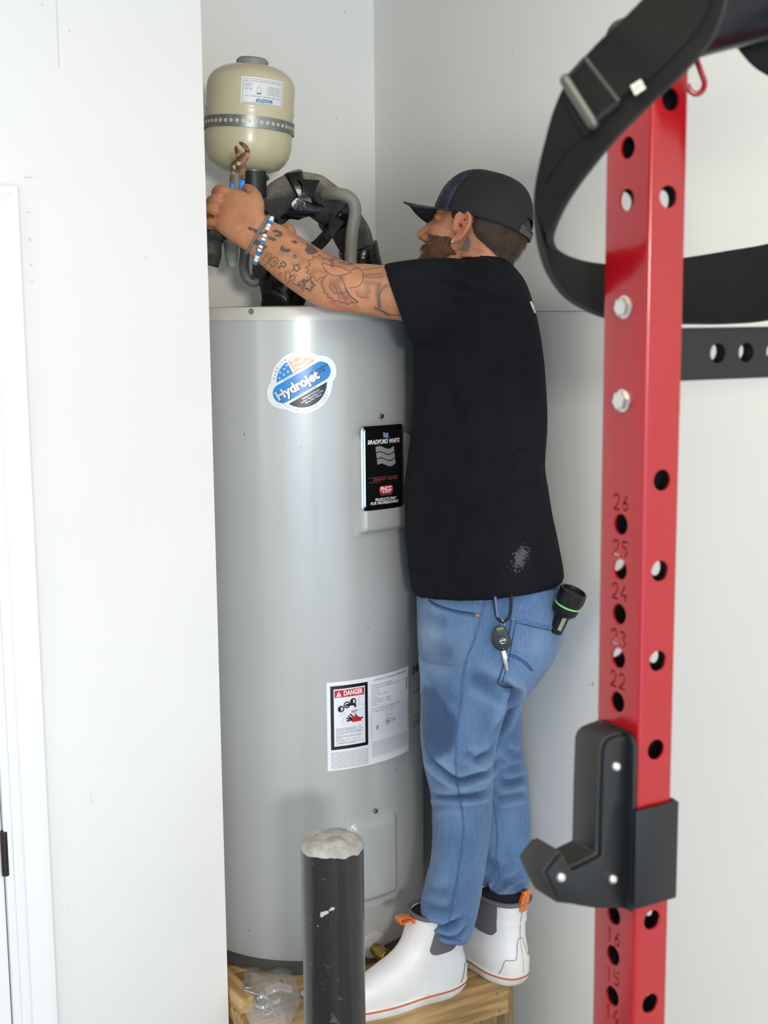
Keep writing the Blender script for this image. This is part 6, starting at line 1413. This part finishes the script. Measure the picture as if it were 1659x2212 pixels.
        sp_ = [Vector(q) for q in spline(pth, 4)]; tdir = o_.cross(u_).normalized()
        tb = ribbon([q - tdir * w_ for q in sp_], [q + tdir * w_ for q in sp_], .0018).obj('pull_tab', ORT, b, 'orange pull tab with a grey stripe')
        fr = frames(sp_)
        l2 = []
        for i, q in enumerate(sp_):
            t = (sp_[min(i + 1, len(sp_) - 1)] - sp_[max(i - 1, 0)]).normalized(); l2.append(q + tdir.cross(t).normalized() * .0013 * (1 if tdir.cross(t).dot(u_ + o_ * .3) > 0 else -1))
        ribbon([q - tdir * .003 for q in l2], [q + tdir * .003 for q in l2], .0009).obj('tab_stripe', GRT, tb)
    return b
h1 = PZ(1006, 2139, STAND); t1 = PZ(782, 2212, STAND)
hr = PZ(1108, 2133, STAND); tr_ = PZ(985, 2040, STAND)
d1v = (t1 - h1); d1v.z = 0; d2v = (tr_ - hr); d2v.z = 0
n1 = Vector((-d1v.y, d1v.x, 0)).normalized(); 
if n1.y < 0: n1 = -n1
boot(h1 + n1 * .030 - d1v.normalized() * .012, d1v, .0005, (.0, .0), 'white rubber boot nearer to us, pointing left', .038)
boot(hr + Vector((.022, .004, 0)), Vector((-.62, .78, 0)), .0005, (.0, .0), 'white rubber boot seen from behind, its heel over the edge')

# ---- things he carries
# beads and cord on the wrist
def wrist_ring(t, lift, n=60):
    q = np.array([a + b + (Y, h) for a, b, Y, h in arm], float); i = int(t); r = q[i] + (q[i + 1] - q[i]) * (t - i); return pring((r[0], r[1]), (r[2], r[3]), r[4], r[5] + lift, n, 2.1)
def scale_ring(R, lift): c = sum(R, Vector()) / len(R); return [q + (q - c).normalized() * lift for q in R]
R1 = scale_ring(wrist_ring(.25, 0), .0035); 
cord = tube(R1 + [R1[0]], [.0029 + .0004 * (i % 2) for i in range(len(R1) + 1)], 8).obj('cord_bracelet', mat('grey_cord', (112, 112, 114), .8, bump=(300, .6)), None, sharp=80)
tag(cord, 'thin grey braided cord bracelet around the wrist', 'bracelet')
ringA = wrist_ring(.6, 0); ringB = wrist_ring(1.4, 0); n_ = len(ringA)
R2 = scale_ring([ringA[i].lerp(ringB[i], .5 + .35 * math.cos(2 * PI * (i / n_))) for i in range(n_)], .0034)
br = thing('bead_bracelet', 'bracelet of white and blue plastic beads on the tattooed arm', 'bracelet', R2[0])
tube(R2 + [R2[0]], .0009, 6).obj('bracelet_string', mat('dark_string', (40, 30, 30), .8), br)
BW, BB = mat('white_bead', (232, 234, 238), .3), mat('blue_bead', (40, 120, 205), .3)
per = sum((R2[i] - R2[i - 1]).length for i in range(n_)); nbd = int(per / .0076)
cum = [0.]
for i in range(n_): cum.append(cum[-1] + (R2[(i + 1) % n_] - R2[i]).length)
for k in range(nbd):
    s_ = per * k / nbd; i = max(j for j in range(n_) if cum[j] <= s_); a, b = R2[i], R2[(i + 1) % n_]; c = a.lerp(b, (s_ - cum[i]) / max(cum[i + 1] - cum[i], 1e-6)); t_ = (b - a).normalized()
    if k % 13 == 9: continue
    lathe([(.0016, -.0031), (.0036, -.0030), (.0047, -.0018), (.0048, .0018), (.0036, .0030), (.0016, .0031)], 14, c, t_).obj('bead', BB if k % 3 == 1 else BW, br)
# pliers
RUST = mat('rusty_steel', (84, 62, 44), .5, .55, rgb2=(140, 112, 74), nscale=90, contrast=(.46, .68), bump=(220, .5, .001)); GRIP = mat('blue_grip', (24, 130, 214), .4)
C4 = lambda pts, Y: [P(430 + x / 6.505, 290 + y / 6.505, Y) for x, y in pts]
pl = thing('tongue_and_groove_pliers', 'rusty pliers with blue grips held up in the closed fist', 'pliers', P(512, 380, 2.815))
YP = 2.815; vd = (P(512, 360, YP) - CAM).normalized()
jawA = prism(C4([(556, 122), (566, 104), (600, 106), (640, 124), (680, 160), (704, 205), (716, 250), (716, 300), (700, 340), (680, 370), (664, 400), (660, 430), (662, 480), (652, 560), (650, 640), (566, 640), (560, 560), (540, 500), (520, 470), (505, 430), (520, 370), (540, 320), (590, 280), (640, 250), (650, 225), (610, 180), (570, 140)], YP - .006), vd, .008)
jawA.obj('upper_jaw', RUST, pl, bevel=.0012)
jawB = prism(C4([(500, 180), (512, 160), (528, 164), (546, 200), (580, 250), (596, 290), (600, 340), (580, 420), (540, 470), (510, 520), (500, 600), (498, 690), (424, 690), (430, 600), (440, 520), (438, 450), (446, 410), (490, 370), (510, 340), (512, 290), (502, 240)], YP + .0035), vd, .008)
jawB.obj('lower_jaw', RUST, pl, bevel=.0012)
tube([P(430 + 557 / 6.505, 290 + 412 / 6.505, YP - .010), P(430 + 557 / 6.505, 290 + 412 / 6.505, YP + .008)], [.0042, .0045], 16).obj('pivot_pin', mat('pin_steel', (120, 108, 88), .45, .7), pl)
tube([P(430 + 500 / 6.505, 290 + 458 / 6.505, YP - .0008), P(430 + 500 / 6.505, 290 + 458 / 6.505, YP + .002)], .0042, 14).obj('groove', mat('groove_tan', (176, 164, 130), .6), pl)
g = tube([P(430 + 640 / 6.505, 290 + 232 / 6.505, YP - .0066), P(430 + 716 / 6.505, 290 + 245 / 6.505, YP - .0066)], .0007, 5); g.obj('jaw_groove', BLK, pl)
prism(C4([(566, 630), (650, 645), (640, 740), (628, 830), (610, 960), (540, 950), (552, 820)], YP - .009), vd, .014).obj('handle_grip', GRIP, pl, bevel=.003)
prism(C4([(424, 684), (500, 680), (498, 770), (505, 900), (450, 900), (420, 760)], YP + .001), vd, .014).obj('handle_grip', GRIP, pl, bevel=.003)
# torch in the back pocket
FB = mat('dark_torch_body', (40, 40, 42), .32, .6)
fa = onmesh(JB, 1196, 1352, 0) or P(1196, 1352, 2.68); Yf = 2.665
t0, t9 = P(1186, 1395, Yf + .015), P(1236, 1284, Yf - .01); ax_ = (t9 - t0).normalized(); Lf = (t9 - t0).length
fl2 = thing('flashlight', 'black flashlight with a green ring stuck in the back pocket', 'flashlight', t0)
lathe([(.001, Lf * .28), (.0145, Lf * .28), (.0155, Lf * .55), (.018, Lf * .62)], 32, t0, ax_).obj('barrel', FB, fl2)
pr = [(.018, Lf * .60), (.0255, Lf * .66), (.0275, Lf * .70), (.0275, Lf * .78), (.0265, Lf * .785)]
lathe(pr + [(.0255, Lf * .84), (.0282, Lf * .85), (.029, Lf * .86), (.029, Lf * 1.06), (.027, Lf * 1.075), (.0245, Lf * 1.07), (.0235, Lf * 1.03), (.001, Lf * 1.0)], 40, t0, ax_).obj('head', FB, fl2, sharp=30)
for k in range(18):
    a = 2 * PI * k / 18; q_ = ax_.to_track_quat('Z', 'Y'); e_ = q_ @ Vector((math.cos(a), math.sin(a), 0)); 
    if k % 2 == 0: box(t0 + ax_ * (Lf * .955) + e_ * .0288, .0022, .006, Lf * .15, (e_, ax_.cross(e_), ax_)).obj('grip_rib', FB, fl2, bevel=.0006)
lathe([(.0268, Lf * .795), (.0285, Lf * .797), (.0285, Lf * .822), (.0268, Lf * .824)], 40, t0, ax_, caps=False).obj('glow_ring', mat('green_ring', (130, 210, 130), .5), fl2, recalc=False)
side_ = (CAM - t0).normalized(); side_ = (side_ - ax_ * side_.dot(ax_)).normalized(); sd2 = ax_.cross(side_)
ribbon([t0 + ax_ * (Lf * k) + side_ * .0185 - sd2 * .004 + sd2 * .006 for k in (.38, .5, .62, .7)], [t0 + ax_ * (Lf * k) + side_ * .0185 + sd2 * .004 + sd2 * .006 for k in (.38, .5, .62, .7)], .0014).obj('pocket_clip', CHR, fl2)
# keys on a snap hook
cl = thing('car_key', 'black car key hanging from a snap hook on the jeans', 'key', P(1084, 1330, 2.60))
YK = 2.600
def kk(x, y, dY=0.): return P(1060 + 0 + x, 1285 + y, YK + dY)
kq = onmesh(JB, 1085, 1380, 0); YK = (kq.y if kq is not None else 2.6) - .014
hk = [P(860 + x / 3.95, 1220 + y / 3.95, YK) for x, y in ((820, 250), (826, 330), (835, 410), (850, 455), (885, 488), (920, 478), (950, 440), (962, 380), (968, 250))]
tube([Vector(q) for q in spline(hk, 5)], .0030, 10).obj('snap_hook', mat('black_hook_metal', (40, 41, 48), .3, .7), cl)
ribbon([P(860 + x / 3.95, 1220 + y / 3.95, YK - .003) for x, y in ((818, 270), (826, 350), (838, 445))], [P(860 + x / 3.95, 1220 + y / 3.95, YK - .003) for x, y in ((838, 270), (846, 350), (858, 445))], .003).obj('hook_gate', mat('hook_gate_grey', (98, 104, 124), .35, .6), cl)
tube([P(860 + 893 / 3.95 + 3.2 * math.cos(a), 1220 + 500 / 3.95 + 7 * math.sin(a), YK - .001) for a in np.linspace(0, 2 * PI, 18)], .0008, 6).obj('split_ring', CHR, cl)
C5v = lambda pts, dY: [P(860 + x / 3.95, 1220 + y / 3.95, YK + dY) for x, y in pts]
KB = mat('black_key_plastic', (34, 35, 38), .45); vk = (P(1084, 1380, YK) - CAM).normalized()
fobp = [tuple(q[:2]) for q in spline([(822, 545), (850, 525), (890, 520), (922, 540), (945, 590), (966, 650), (960, 690), (925, 722), (890, 738), (850, 725), (818, 695), (800, 640), (805, 580), (822, 545)], 3)][:-1]
kb = prism(C5v(fobp, -.005), vk, .011).obj('key_body', KB, cl, bevel=.0025)
prism(C5v([(842, 545), (905, 550), (912, 640), (850, 640), (838, 600)], -.0058), vk, .002).obj('key_button', mat('key_button_grey', (48, 49, 52), .5), kb, bevel=.0005)
prism(C5v([(838, 545), (890, 532), (905, 548), (842, 560)], -.0064), vk, .002).obj('key_slot', mat('key_slot_lime', (120, 140, 40), .5), kb)
g = tube([C5v([(892 + 25 * math.cos(a), 650 + 22 * math.sin(a))], -.0064)[0] for a in np.linspace(0, 2 * PI, 24)], .0008, 6); g.merge(prism(C5v([(866, 645), (920, 632), (920, 646), (866, 660)], -.0068), vk, .0015)); g.obj('key_emblem', CHR, kb)
lathe([(.0012, 0), (.0012, .001), (.0001, .0011)], 10, C5v([(898, 716)], -.0052)[0], -vk).obj('key_dot', mat('key_dot_tan', (120, 116, 100), .5), kb)
prism(C5v([(878, 730), (915, 728), (925, 760), (935, 790), (930, 815), (938, 845), (932, 865), (944, 885), (932, 912), (922, 910), (900, 830)], -.0016), vk, .0024).obj('key_blade', mat('key_steel', (196, 188, 168), .3, .9), cl, bevel=.0004)
